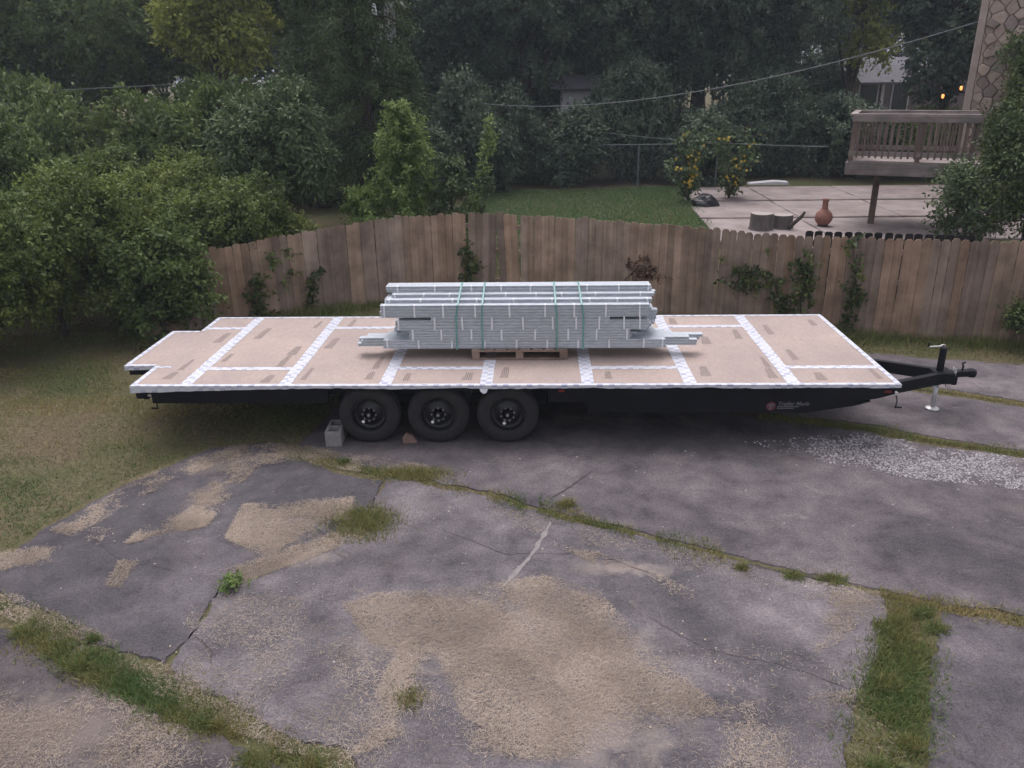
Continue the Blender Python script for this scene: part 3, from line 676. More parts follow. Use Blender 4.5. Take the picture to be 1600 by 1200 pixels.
# ------------------------------------------------------------------ fences
def path_points(P, step):
    P = np.array(P); seg = np.hypot(*(P[1:, :2] - P[:-1, :2]).T); s = np.concatenate([[0], np.cumsum(seg)])
    t = np.arange(0, s[-1], step); out = [np.interp(t, s, P[:, k]) for k in range(3)]
    x2, y2 = np.interp(t + .01, s, P[:, 0]), np.interp(t + .01, s, P[:, 1])
    return np.stack(out, 1), np.arctan2(y2 - out[1], x2 - out[0])
def picket_mesh(w, t=.017, name='picket', mat=None, ear=.03):
    return MB().prism([(-w / 2, 0), (w / 2, 0), (w / 2, 1 - ear * .7), (w / 2 - ear, 1), (-w / 2 + ear, 1), (-w / 2, 1 - ear * .7)], -t / 2, t / 2).mesh(name, mat)
def fence():
    F = thing('picket_fence', 'tall weathered brown wooden privacy fence curving behind the trailer', 'fence', (0, 0, 0))
    pts, ang = path_points(FENCE, .1405); r = np.random.default_rng(11); pm = [picket_mesh(.137, .017, 'picket', M['fence'], .022), picket_mesh(.134, .017, 'picket', M['fence'], .035)]
    tones = [(1.02, .96, .86), (.95, .93, .89), (1.08, .97, .83), (.86, .84, .82), (1.10, 1.03, .94), (1.02, .90, .76), (.97, .97, .96)]
    tone = tones[0]; gap_i = int(np.argmin(np.abs(pts[:, 0] + .87)))
    for i, ((x, y, h), a) in enumerate(zip(pts, ang)):
        if i == gap_i: continue              # the missing board
        if r.random() < .45: tone = tones[r.integers(len(tones))]
        o = link(bpy.data.objects.new('picket', pm[int(x > 3)]), F)
        dh = (r.random() - .5) * .035 + (.05 if r.random() < .03 else 0)
        off = -.010 if i % 2 else 0
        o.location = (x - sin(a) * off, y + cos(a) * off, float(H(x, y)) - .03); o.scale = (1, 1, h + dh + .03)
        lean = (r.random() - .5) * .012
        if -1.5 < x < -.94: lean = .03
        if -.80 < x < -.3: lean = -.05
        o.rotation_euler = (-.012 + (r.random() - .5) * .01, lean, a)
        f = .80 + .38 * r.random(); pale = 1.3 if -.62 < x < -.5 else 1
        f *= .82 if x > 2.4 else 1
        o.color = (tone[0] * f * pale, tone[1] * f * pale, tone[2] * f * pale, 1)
    P = np.array(FENCE)
    for zr in (.35, .95, 1.45):
        for (x0, y0, h0), (x1, y1, h1) in zip(FENCE[:-1], FENCE[1:]):
            f0, f1 = zr * h0 / 1.68, zr * h1 / 1.68
            MB().beam((x0, y0 + .045, f0 - .03), (x1, y1 + .045, f1 - .03), .04, .085).build('rail', M['darkfence'] if False else M['fence'], F)
    pp, pa = path_points(FENCE, 2.2)
    for (x, y, h), a in zip(pp, pa): MB().box(x - .045, x + .045, y + .07, y + .16, -.1, h - .08).build('post', M['fence'], F)
fence()
def dark_fence():
    F = thing('picket_fence', 'low dark stained fence just behind the brown privacy fence', 'fence', (0, 0, 0))
    pm = picket_mesh(.135, .018, 'picket', M['darkfence'], .03); r = np.random.default_rng(4)
    for i, x in enumerate(np.arange(4.95, 7.6, .165)):
        y = 14.75 - (x - 5) * .19; o = link(bpy.data.objects.new('picket', pm), F)
        z = float(H(x, y)) - .05; o.location = (x, y, z); o.scale = (1, 1, 1.49 + .02 * r.random() - z); o.rotation_euler = (0, (r.random() - .5) * .02, -.19)
    for z in (.75, 1.28): MB().beam((4.9, 14.81, z), (7.6, 14.30, z), .04, .085).build('rail', M['darkfence'], F)
dark_fence()

# ------------------------------------------------------------------ stone house, raised deck
def voronoi_cells(x0, x1, z0, z1, sx, sz, seed):
    r = np.random.default_rng(seed); pts = []
    nz = int((z1 - z0) / sz) + 2
    for j in range(-1, nz + 1):
        for i in range(-1, int((x1 - x0) / sx) + 3):
            pts.append((x0 + (i + .5 * (j % 2) + (r.random() - .5) * .6) * sx, z0 + (j + .5 + (r.random() - .5) * .55) * sz))
    pts = np.array(pts); cells = []
    for p in pts:
        if not (x0 - sx * .4 < p[0] < x1 + sx * .4 and z0 - sz * .4 < p[1] < z1 + sz * .4): continue
        poly = [(x0, z0), (x1, z0), (x1, z1), (x0, z1)]
        near = pts[np.argsort(((pts - p) ** 2).sum(1))[1:16]]
        for q in near:
            mid = (p + q) / 2; d = q - p; new = []
            for k in range(len(poly)):
                a = np.array(poly[k]); b = np.array(poly[(k + 1) % len(poly)]); da = (a - mid) @ d; db = (b - mid) @ d
                if da <= 0: new.append(tuple(a))
                if da * db < 0: t = da / (da - db); new.append(tuple(a + (b - a) * t))
            poly = new
            if len(poly) < 3: break
        if len(poly) >= 3: cells.append(poly)
    return cells
def house():
    HX0, HX1, HY0, HY1, top = 10.85, 17.5, 21.9, 30.0, 9.5; g = .7
    Hs = thing('stone_house', 'tan fieldstone house corner behind the raised wooden deck', 'house', (HX0, HY0, 0), radians(-32))
    mp = lambda o: setattr(o, 'location', (-HX0, -HY0, 0)) or o
    mp(MB().box(HX0 + .0, HX1, HY0, HY1, g - .2, top).build('wall', M['mortar'], Hs))
    r = np.random.default_rng(8)
    for ci, poly in enumerate(voronoi_cells(HX0 + .16, 13.2, 1.9, 7.3, *(.34, .17), 3)):
        c = np.mean(poly, 0); sh_ = r.uniform(.98, 1.04); inn = [tuple(c + (np.array(p) - c) * sh_ * r.uniform(.95, 1.02)) for p in poly]; top_ = [tuple(c + (np.array(p) - c) * r.uniform(.74, .90)) for p in poly]; n = len(poly)
        if n < 3: continue
        dpt = .03 + .09 * r.random(); mb = MB()
        vs = [(x, HY0 - .001, z) for x, z in inn] + [(x * .3 + y_ * .7, HY0 - dpt * .75, z) for (x, z), (y_, _) in zip(inn, top_)] + [(x + (r.random() - .5) * .02, HY0 - dpt, z + (r.random() - .5) * .02) for x, z in top_]
        mb.add(vs, [tuple(range(2 * n, 3 * n))] + [(i, (i + 1) % n, (i + 1) % n + n, i + n) for i in range(n)] + [(i + n, (i + 1) % n + n, (i + 1) % n + 2 * n, i + 2 * n) for i in range(n)])
        o = mb.build('stone', M['stone'], Hs); mp(o)
    mp(MB().box(HX0 - .02, HX0 + .15, HY0 - .05, HY0 + .12, g, top).build('corner_trim', M['trim'], Hs, bevel=.01))
    mp(MB().add([(HX0 - .4, HY0 - .5, top + .002), (HX1 + .4, HY0 - .5, top + .002), (HX1 + .4, HY1 + .4, top + .002), (HX0 - .4, HY1 + .4, top + .002), ((HX0 + HX1) / 2, HY0 + 2, top + 2.2), ((HX0 + HX1) / 2, HY1 - 2, top + 2.2)],
         [(0, 1, 4), (1, 2, 5, 4), (2, 3, 5), (3, 0, 4, 5), (3, 2, 1, 0)]).build('roof', M['roof'], Hs))
    # wall lamp
    Lp = thing('wall_lamp', 'small white dome lamp on a bent arm fixed to the stone house', 'lamp', (11.62, 21.75, 4.45))
    MB().tube([(.25, .16, -.28), (.18, .02, -.30), (.06, -.12, -.24), (.0, -.2, -.12), (.02, -.2, .02)], .035, 8).build('arm', M['poletin'], Lp, True)
    MB().lathe([(.05, -.03), (.13, 0), (.12, .03), (.07, .06), (.01, .07)], 18, (.05, -.2, .04)).build('shade', M['white'], Lp, True)
    # raised deck
    X0, X1, Y0, Y1, zf, zr = 6.97, 9.55, 18.85, 21.0, 2.36, 3.30
    D = thing('raised_deck', 'grey raised wooden deck with baluster railing on a single brown post', 'deck', (6.84, 18.5, .8), -.41)
    def part(n, mb, mat, bev=0, tone=1):
        o = mb.build(n, mat, D, bevel=bev); o.location = (-X0, -Y0, -.8); f = tone * (.88 + .24 * r.random()); o.color = (f, f, f, 1); return o
    y = Y0; k = 0
    while y < Y1: part('floor_board', MB().box(X0, X1, y, y + .135, zf - .04, zf), M['deckwood'], 0, 1.2); y += .142
    part('rim_joist', MB().box(X0 - .03, X1, Y0 - .06, Y0 - .012, zf - .30, zf - .045), M['deckwood'], .004)
    part('rim_joist', MB().box(X0 - .03, X0 + .018, Y0 - .010, Y1, zf - .30, zf - .045), M['deckwood'], .004)
    for x in np.arange(X0 + .4, X1, .45): part('joist', MB().box(x, x + .04, Y0, Y1, zf - .26, zf - .045), M['deckdark'])
    part('post', MB().box(7.53, 7.67, 19.79, 19.93, .8, zf - .27), M['deckdark'], .006)
    part('post', MB().box(9.3, 9.44, 19.79, 19.93, .5, zf - .27), M['deckdark'], .006)
    for x, yy in ((X0 + .06, Y0 + .03), (8.35, Y0 + .03), (X1 - .16, Y0 + .03), (X0 + .06, 20.55)): part('railing_post', MB().box(x - .05, x + .05, yy - .05, yy + .05, zf, zr - .002), M['deckdark'], .004, 1.25)
    for yy in (Y0 + .02, 20.55):
        part('top_rail', MB().box(X0 - .06, X1 - .1, yy - .075, yy + .075, zr, zr + .04), M['deckwood'], .004)
        part('rail_face', MB().box(X0, X1 - .1, yy - .095, yy - .055, zr - .13, zr - .003), M['deckwood'], .003)
        part('bottom_rail', MB().box(X0, X1 - .1, yy - .045, yy - .01, zf + .10, zf + .20), M['deckwood'], .003, .9)
        for x in np.arange(X0 + .17, X1 - .15, .128): part('baluster', MB().box(x - .02, x + .02, yy - .052, yy - .0455 + .03, zf + .06, zr - .10), M['deckdark'], 0, 1.2)
    part('top_rail', MB().box(X0 - .06, X0 + .08, Y0 + .10, 20.47, zr + .001, zr + .041), M['deckwood'], .004, 1.3)
    part('bottom_rail', MB().box(X0 + .02, X0 + .055, Y0 + .10, 20.47, zf + .10, zf + .20), M['deckwood'])
    for yy in np.arange(Y0 + .2, 20.45, .128): part('baluster', MB().box(X0 + .0, X0 + .04, yy - .02, yy + .02, zf + .06, zr - .002), M['deckdark'], 0, 1.2)
house()

# ------------------------------------------------------------------ things on the patio
Cm = thing('chiminea', 'round terracotta chiminea with a narrow neck on the pinkish patio', 'chiminea', (6.62, 18.9, .85)); Cm.scale = (.88, .88, .92)
smooth_by_angle(MB().lathe([(.10, 0), (.13, .04), (.16, .06), (.215, .14), (.225, .22), (.20, .31), (.13, .375), (.092, .41)], 28).build('bowl', M['clay'], Cm), 50)
smooth_by_angle(MB().lathe([(.090, .408), (.075, .46), (.072, .60), (.080, .63), (.10, .64), (.10, .665), (.07, .668), (.06, .60)], 24).build('neck', M['clay'], Cm), 40)
MB().lathe([(.12, 0), (.14, .02), (.12, .035)], 20, (0, 0, -.004)).build('base_ring', M['darkfence'], Cm)
mo = MB()
mo.lathe([(.075, 0), (.09, .012)], 18, (0, -.207, .2), 'y').build('mouth_rim', M['clay'], Cm)
def stump(x, y, r_, h_, label, seed):
    T = thing('tree_stump', label, 'stump', (x, y, .845)); g = np.random.default_rng(seed); n = 22; mb = MB()
    rad = r_ * (1 + .07 * np.sin(np.arange(n) * 2 * pi / n * 3 + seed) + .05 * (g.random(n) - .5))
    lv = [(0, 1.12), (h_ * .2, 1.02), (h_ * .6, 1.0), (h_, .98)]
    vs = [(rad[k] * s_ * cos(2 * pi * k / n), rad[k] * s_ * sin(2 * pi * k / n), z) for z, s_ in lv for k in range(n)]
    mb.add(vs, [(i * n + k, i * n + (k + 1) % n, (i + 1) * n + (k + 1) % n, (i + 1) * n + k) for i in range(3) for k in range(n)]).build('bark', M['stump'], T, True)
    MB().add([(rad[k] * .975 * cos(2 * pi * k / n), rad[k] * .975 * sin(2 * pi * k / n), h_ + .002) for k in range(n)], [tuple(range(n))]).build('sawn_top', M['stumptop'], T)
stump(5.10, 18.55, .25, .36, 'pale-topped sawn log round standing on the patio edge', 1)
stump(5.62, 18.7, .22, .30, 'sawn log round on the patio with a dark branch leaning on it', 2)
tag(MB().tube([(5.68, 18.40, .88), (5.80, 18.38, 1.02), (5.93, 18.36, 1.15), (6.0, 18.36, 1.26)], [.05, .045, .04, .03], 8).build('branch', M['bark'], None, True), 'short dark branch leaning by the sawn log round', 'branch')
bm = bmesh.new(); bmesh.ops.create_icosphere(bm, subdivisions=3, radius=1); g_ = np.random.default_rng(2)
for v_ in bm.verts:
    p = v_.co; n_ = .75 + .6 * float(vnoise(p.x * 2 + p.z, p.y * 2 + p.z * .7, 1.3)); v_.co = Vector((p.x * .36 * n_, p.y * .25 * n_, max(-.02, p.z * .24 * n_)))
m_ = bpy.data.meshes.new('bag'); bm.to_mesh(m_); bm.free(); m_.materials.append(M['bag'])
o = link(bpy.data.objects.new('plastic_bag', m_)); o.location = (4.5, 21.9, .885); tag(o, 'crumpled black plastic bag lying beside the yellow flowers', 'bag')
WB = MB().prism([(-.62, 0), (.62, 0), (.60, .11), (.2, .14), (-.6, .08)], -.15, .15).build('white_tarp', M['siding'], None, bevel=.02); WB.location = (7.2, 25.9, float(H(7.2, 25.9)) - .01)
tag(WB, 'folded white sheet lying beyond the patio under the hedge', 'tarp')

# ------------------------------------------------------------------ foliage
def unit(v): return v / (np.linalg.norm(v, axis=-1, keepdims=True) + 1e-9)
def leaf_quads(P, D, Nn, L_, W_, fold=.18):
    """diamond leaves: P base, D direction, Nn approximate normal"""
    S_ = unit(np.cross(D, Nn)); N2 = np.cross(S_, D); L_ = L_[:, None]; W_ = W_[:, None]
    mid = P + D * L_ * .45
    return np.stack([P, mid + S_ * W_ * .5 + N2 * W_ * fold, P + D * L_ - N2 * L_ * .12, mid - S_ * W_ * .5 + N2 * W_ * fold], 1)
def sprays(C, Dr, rs, ntwig, nleaf, twig, leaf, spread=.9, droop=.15, aspect=.5, upn=.6, ctint=None):
    """leafy twigs around clump centres C with outward directions Dr"""
    n = len(C); d = unit(Dr[:, None, :] + rs.normal(0, spread * .6, (n, ntwig, 3)))
    ln = twig * (.5 + .7 * rs.random((n, ntwig, 1)))
    t = (np.arange(nleaf) + rs.random((n, ntwig, nleaf))) / nleaf
    P = C[:, None, None, :] + d[:, :, None, :] * (ln[:, :, None, :] * t[..., None])
    P[..., 2] -= droop * twig * t ** 2
    P = P + rs.normal(0, leaf * .35, P.shape)
    ld = unit(d[:, :, None, :] * .6 + rs.normal(0, .7, P.shape) + np.array([0, 0, -droop]))
    nn = unit(rs.normal(0, .5, P.shape) + np.array([0, 0, upn]) + .75 * Dr[:, None, None, :])
    m = P.reshape(-1, 3); k = len(m)
    L_ = leaf * (.6 + .7 * rs.random(k)); W_ = L_ * aspect * (.8 + .4 * rs.random(k))
    ct = (rs.random(n) if ctint is None else ctint)
    tint_ = np.clip(.72 * ct[:, None, None] + .28 * rs.random((n, ntwig, nleaf)) + 0 * t, 0, 1).reshape(-1)
    return leaf_quads(m, ld.reshape(-1, 3), nn.reshape(-1, 3), L_, W_), tint_
def lobes(rs, n, rx, ry, rz, c, big=.5):
    """crown made of overlapping lobes: returns centres and radii"""
    a = rs.random(n) * 2 * pi; u_ = rs.uniform(-.85, .95, n); q = np.sqrt(1 - u_ ** 2); rr = rs.uniform(.45, .8, n)
    C = np.stack([c[0] + rx * rr * q * np.cos(a), c[1] + ry * rr * q * np.sin(a), c[2] + rz * rr * u_], 1)
    R_ = big * min(rx, rz) * rs.uniform(.65, 1.1, n)
    return C, R_
def crown_clumps(rs, nl, nc, rx, ry, rz, c, big=.5, inner=.15):
    LC, LR = lobes(rs, nl, rx, ry, rz, c, big); k = rs.integers(0, nl, nc)
    d = unit(rs.normal(0, 1, (nc, 3)) + np.array([0, 0, .25])); f = np.where(rs.random(nc) < inner, rs.uniform(.3, .8, nc), rs.uniform(.82, 1.05, nc))
    C = LC[k] + d * (LR[k] * f)[:, None]
    lt = rs.random(nl)[k]
    return C, unit(d + .5 * unit(C - np.array(c))), np.clip(.6 * lt + .4 * rs.random(nc), 0, 1), LC
def trunk_mesh(rs, base_r, h, targets, c, lean=(0, 0), n=9, limb_r=.35):
    mb = MB(); pts = []; k = 7
    for i in range(k):
        t = i / (k - 1); pts.append((lean[0] * t + .12 * base_r * sin(5 * t + 1) * 3, lean[1] * t, h * t - .15))
    mb.tube(pts, [base_r * (1.25 if i == 0 else 1 - .7 * i / (k - 1)) for i in range(k)], n)
    for T_ in targets:
        t = rs.uniform(.25, .95); i = t * (k - 1); i0 = int(i); p = np.array(pts[i0]) + (np.array(pts[min(i0 + 1, k - 1)]) - np.array(pts[i0])) * (i - i0)
        r0 = base_r * (1 - .7 * t) * limb_r * 1.6; m = (p + T_) / 2 + np.array([0, 0, .12 * np.linalg.norm(T_ - p)])
        q1 = p + (m - p) * .5 + rs.normal(0, .03, 3) * h * .2; q2 = m + (T_ - m) * .5 + rs.normal(0, .03, 3) * h * .2
        mb.tube([p, q1, m, q2, T_], [r0, r0 * .8, r0 * .6, r0 * .42, r0 * .18], 6)
    return mb
def tree(name, label, cat, loc, rx, ry, rz, cz, nl, nc, ntwig, nleaf, twig, leaf, mat, seed, trunk_r=.18, th=None, big=.43, droop=.15, aspect=.5, group=None, lean=(0, 0), upn=.6, inner=.15, limbs=14, spread=.9):
    rs = np.random.default_rng(seed); z = float(H(loc[0], loc[1]))
    root = thing(name, label, cat, (loc[0], loc[1], z), 0, group)
    C, D_, ct, LC = crown_clumps(rs, nl, nc, rx, ry, rz, (lean[0], lean[1], cz), big, inner)
    ok = C[:, 2] > .08; C, D_, ct = C[ok], D_[ok], ct[ok]
    V, t = sprays(C, D_, rs, ntwig, nleaf, twig, leaf, spread, droop, aspect, upn, ct)
    sel = LC[rs.permutation(len(LC))[:limbs]]; sel = np.concatenate([sel, C[rs.permutation(len(C))[:limbs]]])
    tm = trunk_mesh(rs, trunk_r, th or cz + rz * .5, sel[sel[:, 2] > .3], cz, lean)
    tm.build('trunk', M['bark'], root, True)
    link(bpy.data.objects.new('crown', quad_mesh('crown', V, mat, {'tint': t})), root)
    return root
def dup(root, loc, rz, s, label=None, group=None):
    r = root.copy(); COL.objects.link(r); r.location = (*loc, float(H(*loc))); r.rotation_euler = (0, 0, rz); r.scale = (s, s, s)
    if label: r['label'] = label
    if group: r['group'] = group
    for ch in list(root.children):
        c = ch.copy(); COL.objects.link(c); c.parent = r
    return r

# far tree wall
FG = 'tall trees far behind the neighbouring yards'
fl = 'tall dark leafy tree in the far row behind the oaks and houses'
f1 = tree('broadleaf_tree', fl, 'tree', (-26, 46), 5, 5, 6.5, 7.0, 26, 900, 7, 5, .9, .30, M['oak'], 101, .35, group=FG)
f2 = tree('broadleaf_tree', fl, 'tree', (-18, 49), 5, 5, 6.5, 7.2, 24, 900, 7, 5, .9, .30, M['green'], 102, .35, group=FG)
f3 = tree('broadleaf_tree', fl, 'tree', (-10, 46), 5, 5, 6.5, 7.0, 26, 900, 7, 5, .9, .30, M['oak'], 103, .35, group=FG)
for i, (x, y, k) in enumerate([(-3.5, 48, 1), (3.5, 46, 0), (9.5, 50, 2), (27, 53, 1), (33, 56, 0), (-33, 52, 1), (-40, 56, 2), (24, 62, 0), (6, 58, 1), (-14, 58, 0)]):
    dup((f1, f2, f3)[k], (x, y), i * 1.7, 1.0 + .12 * (i % 3))

# large oaks in the middle distance
tree('oak_tree', 'broad dark blue-green oak directly behind the tall bright sapling', 'tree', (-.6, 31), 4.4, 3.6, 4.2, 6.3, 26, 1700, 7, 8, .55, .145, M['oak'], 201, .30)
tree('oak_tree', 'broad dark oak behind the grassy strip and the yellow flowers', 'tree', (4.6, 32.5), 4.6, 3.6, 4.3, 6.6, 26, 1700, 7, 8, .55, .145, M['oak'], 202, .32)
tree('oak_tree', 'dark oak beside the yellow-green tree, behind the patio', 'tree', (8.7, 33), 3.0, 3.0, 4.6, 6.4, 22, 1400, 7, 8, .55, .145, M['oak'], 203, .3)
tree('broadleaf_tree', 'light yellow-green tree left of the grey roofed house', 'tree', (12.9, 36), 1.9, 2.0, 5.0, 6.2, 18, 900, 6, 8, .6, .17, M['yellow'], 204, .2)
tree('evergreen_tree', 'very dark dense tree between the grey roofed house and the stone house', 'tree', (13.9, 29.5), 1.9, 1.8, 3.7, 5.6, 18, 1000, 7, 6, .45, .16, M['oak'], 205, .2)
tree('broadleaf_tree', 'green tree hanging over the roof of the grey roofed house', 'tree', (18.5, 40), 3.6, 3, 3.0, 7.6, 18, 900, 6, 8, .6, .17, M['green'], 206, .24)
low = tree('broadleaf_tree', 'low dark tree filling the gap beside the grey roofed house', 'tree', (11.2, 38), 2.4, 2.0, 2.6, 2.6, 16, 700, 6, 8, .6, .17, M['oak'], 207, .2)
for p_, l_ in (((.3, 40), 'low dark tree behind the white sided shed'), ((-5.2, 38), 'low dark tree far behind the utility pole'), ((4.2, 41), 'low dark tree between the far trunks of the oaks')): dup(low, p_, p_[0], 1.15, l_)
# left background
tree('broadleaf_tree', 'dark leafy tree at the outer end of the hedge row, behind the low wire', 'tree', (-20.5, 29), 4.0, 3.5, 4.2, 5.2, 22, 1200, 7, 8, .55, .145, M['green'], 211, .28)
tree('broadleaf_tree', 'dark leafy tree beside the yellow-green crown, behind the low wire', 'tree', (-14.4, 30), 3.8, 3.2, 4.4, 5.6, 22, 1300, 7, 8, .55, .145, M['green'], 212, .28)
tree('broadleaf_tree', 'yellow-green leafy tree rising above the overhead wire', 'tree', (-9.6, 26), 1.7, 1.6, 2.6, 5.3, 16, 750, 7, 6, .42, .16, M['yellow'], 213, .18)
tree('broadleaf_tree', 'mid green tree between the yellow-green crown and the cedar', 'tree', (-7.0, 29.5), 2.6, 2.4, 4.2, 4.9, 18, 1100, 7, 6, .5, .18, M['green'], 214, .22)
# cedar with drooping layered boughs
def conifer(label, loc, h, rb, seed, mat, nb=150):
    rs = np.random.default_rng(seed); z = float(H(*loc)); root = thing('cedar_tree', label, 'tree', (*loc, z))
    zz = rs.uniform(.12, 1, nb) ** 1.0 * h; L_ = rb * (1 - zz / h) ** .7 * rs.uniform(.7, 1.15, nb) + .12; a = rs.random(nb) * 2 * pi
    k = 16; t = (np.arange(k) + .5) / k
    d = np.stack([np.cos(a), np.sin(a), np.zeros(nb)], 1)
    C = d[:, None, :] * (L_[:, None] * t)[..., None]; C[..., 2] += zz[:, None] - .25 * L_[:, None] * t ** 1.5 + .08
    Dr = np.repeat(d[:, None, :], k, 1) + np.array([0, 0, -.25])
    C = C.reshape(-1, 3) + rs.normal(0, .06, (nb * k, 3)); Dr = unit(Dr.reshape(-1, 3))
    V, tt = sprays(C, Dr, rs, 4, 4, .26, .085, 1.0, .35, .4, .8, np.repeat(rs.random(nb), k))
    mb = MB().tube([(0, 0, -.2), (.03, 0, h * .5), (0, 0, h)], [.2, .12, .02], 9)
    for i in range(0, nb, 2): mb.tube([(0, 0, zz[i]), tuple(d[i] * L_[i] * .5 + [0, 0, zz[i] - .03]), tuple(d[i] * L_[i] * .95 + [0, 0, zz[i] - .2 * L_[i]])], [.03, .02, .006], 5)
    mb.build('trunk', M['bark'], root, True); link(bpy.data.objects.new('crown', quad_mesh('crown', V, mat, {'tint': tt})), root)
conifer('tall dark cedar with drooping boughs beside the utility pole', (-4.05, 20.0), 8.8, 1.7, 31, M['cedar'], 230)
conifer('slim dark cedar behind the tall one', (-5.9, 22.4), 7.0, 1.4, 32, M['cedar'], 140)
conifer('short dark cedar hiding the foot of the utility pole', (-3.75, 23.2), 4.15, 1.2, 33, M['cedar'], 110)
# small trees behind the fence
tree('sumac_tree', 'grey-green small tree with feathery leaves behind the fence end', 'tree', (-5.55, 17.4), 1.35, 1.2, 1.35, 2.05, 16, 620, 7, 7, .34, .12, M['sumac'], 221, .09, aspect=.38, droop=.3)
def sapling(label, loc, h, rb, seed, mat, nb, leaf=.085):
    rs = np.random.default_rng(seed); z = float(H(*loc)); root = thing('elm_sapling', label, 'tree', (*loc, z))
    u_ = rs.random(nb); zz = (.08 + .87 * u_) * h; L_ = rb * (1.15 - .85 * u_) * rs.uniform(.55, 1.2, nb); a = rs.random(nb) * 2 * pi
    d = np.stack([np.cos(a), np.sin(a), .75 + .5 * rs.random(nb)], 1); k = 9; t = (np.arange(k) + .6) / k
    C = d[:, None, :] * (L_[:, None] * t)[..., None]; C[..., 2] += zz[:, None] - .3 * L_[:, None] * t ** 2; C[..., 2] = np.minimum(C[..., 2], h * 1.02 + .1 * rs.random(C.shape[:2]))
    C = C.reshape(-1, 3) + rs.normal(0, .035, (nb * k, 3)); Dr = unit(np.repeat(d, k, 0) + rs.normal(0, .4, (nb * k, 3)))
    V, tt = sprays(C, Dr, rs, 3, 5, .17, leaf, .9, .25, .45, .5, np.clip(np.repeat(.25 + .5 * rs.random(nb), k) + .3 * np.tile(t, nb) - .1, 0, 1))
    mb = MB().tube([(0, 0, -.1), (.04, 0, h * .5), (0, 0, h)], [.05, .03, .006], 8)
    for i in range(0, nb, 2): mb.tube([(0, 0, zz[i]), tuple(d[i] * L_[i] * .5 + [0, 0, zz[i]]), tuple(d[i] * L_[i] * .95 + [0, 0, zz[i] - .27 * L_[i]])], [.014, .009, .003], 5)
    mb.build('trunk', M['bark'], root, True); link(bpy.data.objects.new('crown', quad_mesh('crown', V, mat, {'tint': tt})), root)
sapling('bright green upright sapling growing just behind the fence', (-2.80, 16.95), 3.4, .85, 222, M['bright'], 110)
sapling('low bright green sapling at the foot of the upright one, over the fence top', (-3.55, 16.9), 1.6, .75, 224, M['bright'], 46)
sapling('darker green sapling beside the bright upright one', (-1.85, 17.1), 2.45, .62, 223, M['sumac'], 62)
def shoot(label, base, tip, seed, mat, n=46, leaf=.085):
    rs = np.random.default_rng(seed); base = np.array(base); tip = np.array(tip); root = thing('leafy_shoot', label, 'sapling', tuple(base))
    v = tip - base; t = rs.uniform(.15, 1, n); C = v * t[:, None] + rs.normal(0, .05, (n, 3)) + np.array([.08, 0, 0]) * np.sin(t * 3)[:, None]
    D_ = unit(v + rs.normal(0, .5, (n, 3)) * np.linalg.norm(v))
    V, tt = sprays(C, D_, rs, 4, 5, .16, leaf, .8, .2, .45)
    MB().tube([(0, 0, 0), tuple(v * .5 + np.array([.06, 0, 0])), tuple(v)], [.018, .012, .004], 6).build('stem', M['bark'], root, True)
    link(bpy.data.objects.new('leaves', quad_mesh('leaves', V, mat, {'tint': tt})), root)
shoot('long yellow-green shoot leaning out from behind the fence', (-1.75, 16.75, .7), (-.95, 16.9, 3.3), 41, M['bright'])
shoot('short leafy shoot standing at the foot of the long leaning one', (-1.45, 16.8, .7), (-1.05, 16.8, 2.35), 42, M['sumac'], 34)

# dense shrubs on the near left
SH = [('dense leafy shrub at the lawn edge with pale green crown, outermost of the row', (-9.3, 11.9), 1.55, 1.3, 1.40, 1.5, M['shrub'], 301),
      ('tall leafy shrub with yellowish top, second from the outer end', (-8.45, 13.4), 1.45, 1.3, 1.35, 1.55, M['shrub'], 302),
      ('rounded leafy shrub hanging over the lawn, between the tall shrub and the fence', (-7.15, 14.05), 1.25, 1.1, 1.35, 1.55, M['shrub'], 303),
      ('dark shrub covering the end of the brown fence', (-6.55, 13.2), .9, .7, 1.1, 1.15, M['green'], 304),
      ('leafy shrub rising behind the outer end of the brown fence', (-5.65, 15.2), 1.25, 1.0, 1.15, 1.35, M['shrub'], 305),
      ('tall green shrub behind the row, under the low wire', (-10.6, 15.2), 1.9, 1.6, 1.45, 1.75, M['green'], 306),
      ('broad shrub behind the row with dull green leaves', (-8.0, 17.0), 1.9, 1.5, 1.0, 1.25, M['shrub'], 307),
      ('pale topped shrub far along the hedge at the lawn corner', (-11.4, 12.9), 1.6, 1.5, 1.45, 1.6, M['yellow'], 308)]
for lb, loc, rx, ry, rz, cz, mt, sd_ in SH:
    k = int(520 * (rx * rz) / 2.2) + 160
    tree('shrub', lb, 'shrub', loc, rx, ry, rz, cz, 16, k, 7, 7, .30, .075, mt, sd_, .05, aspect=.55, limbs=10, inner=.25)
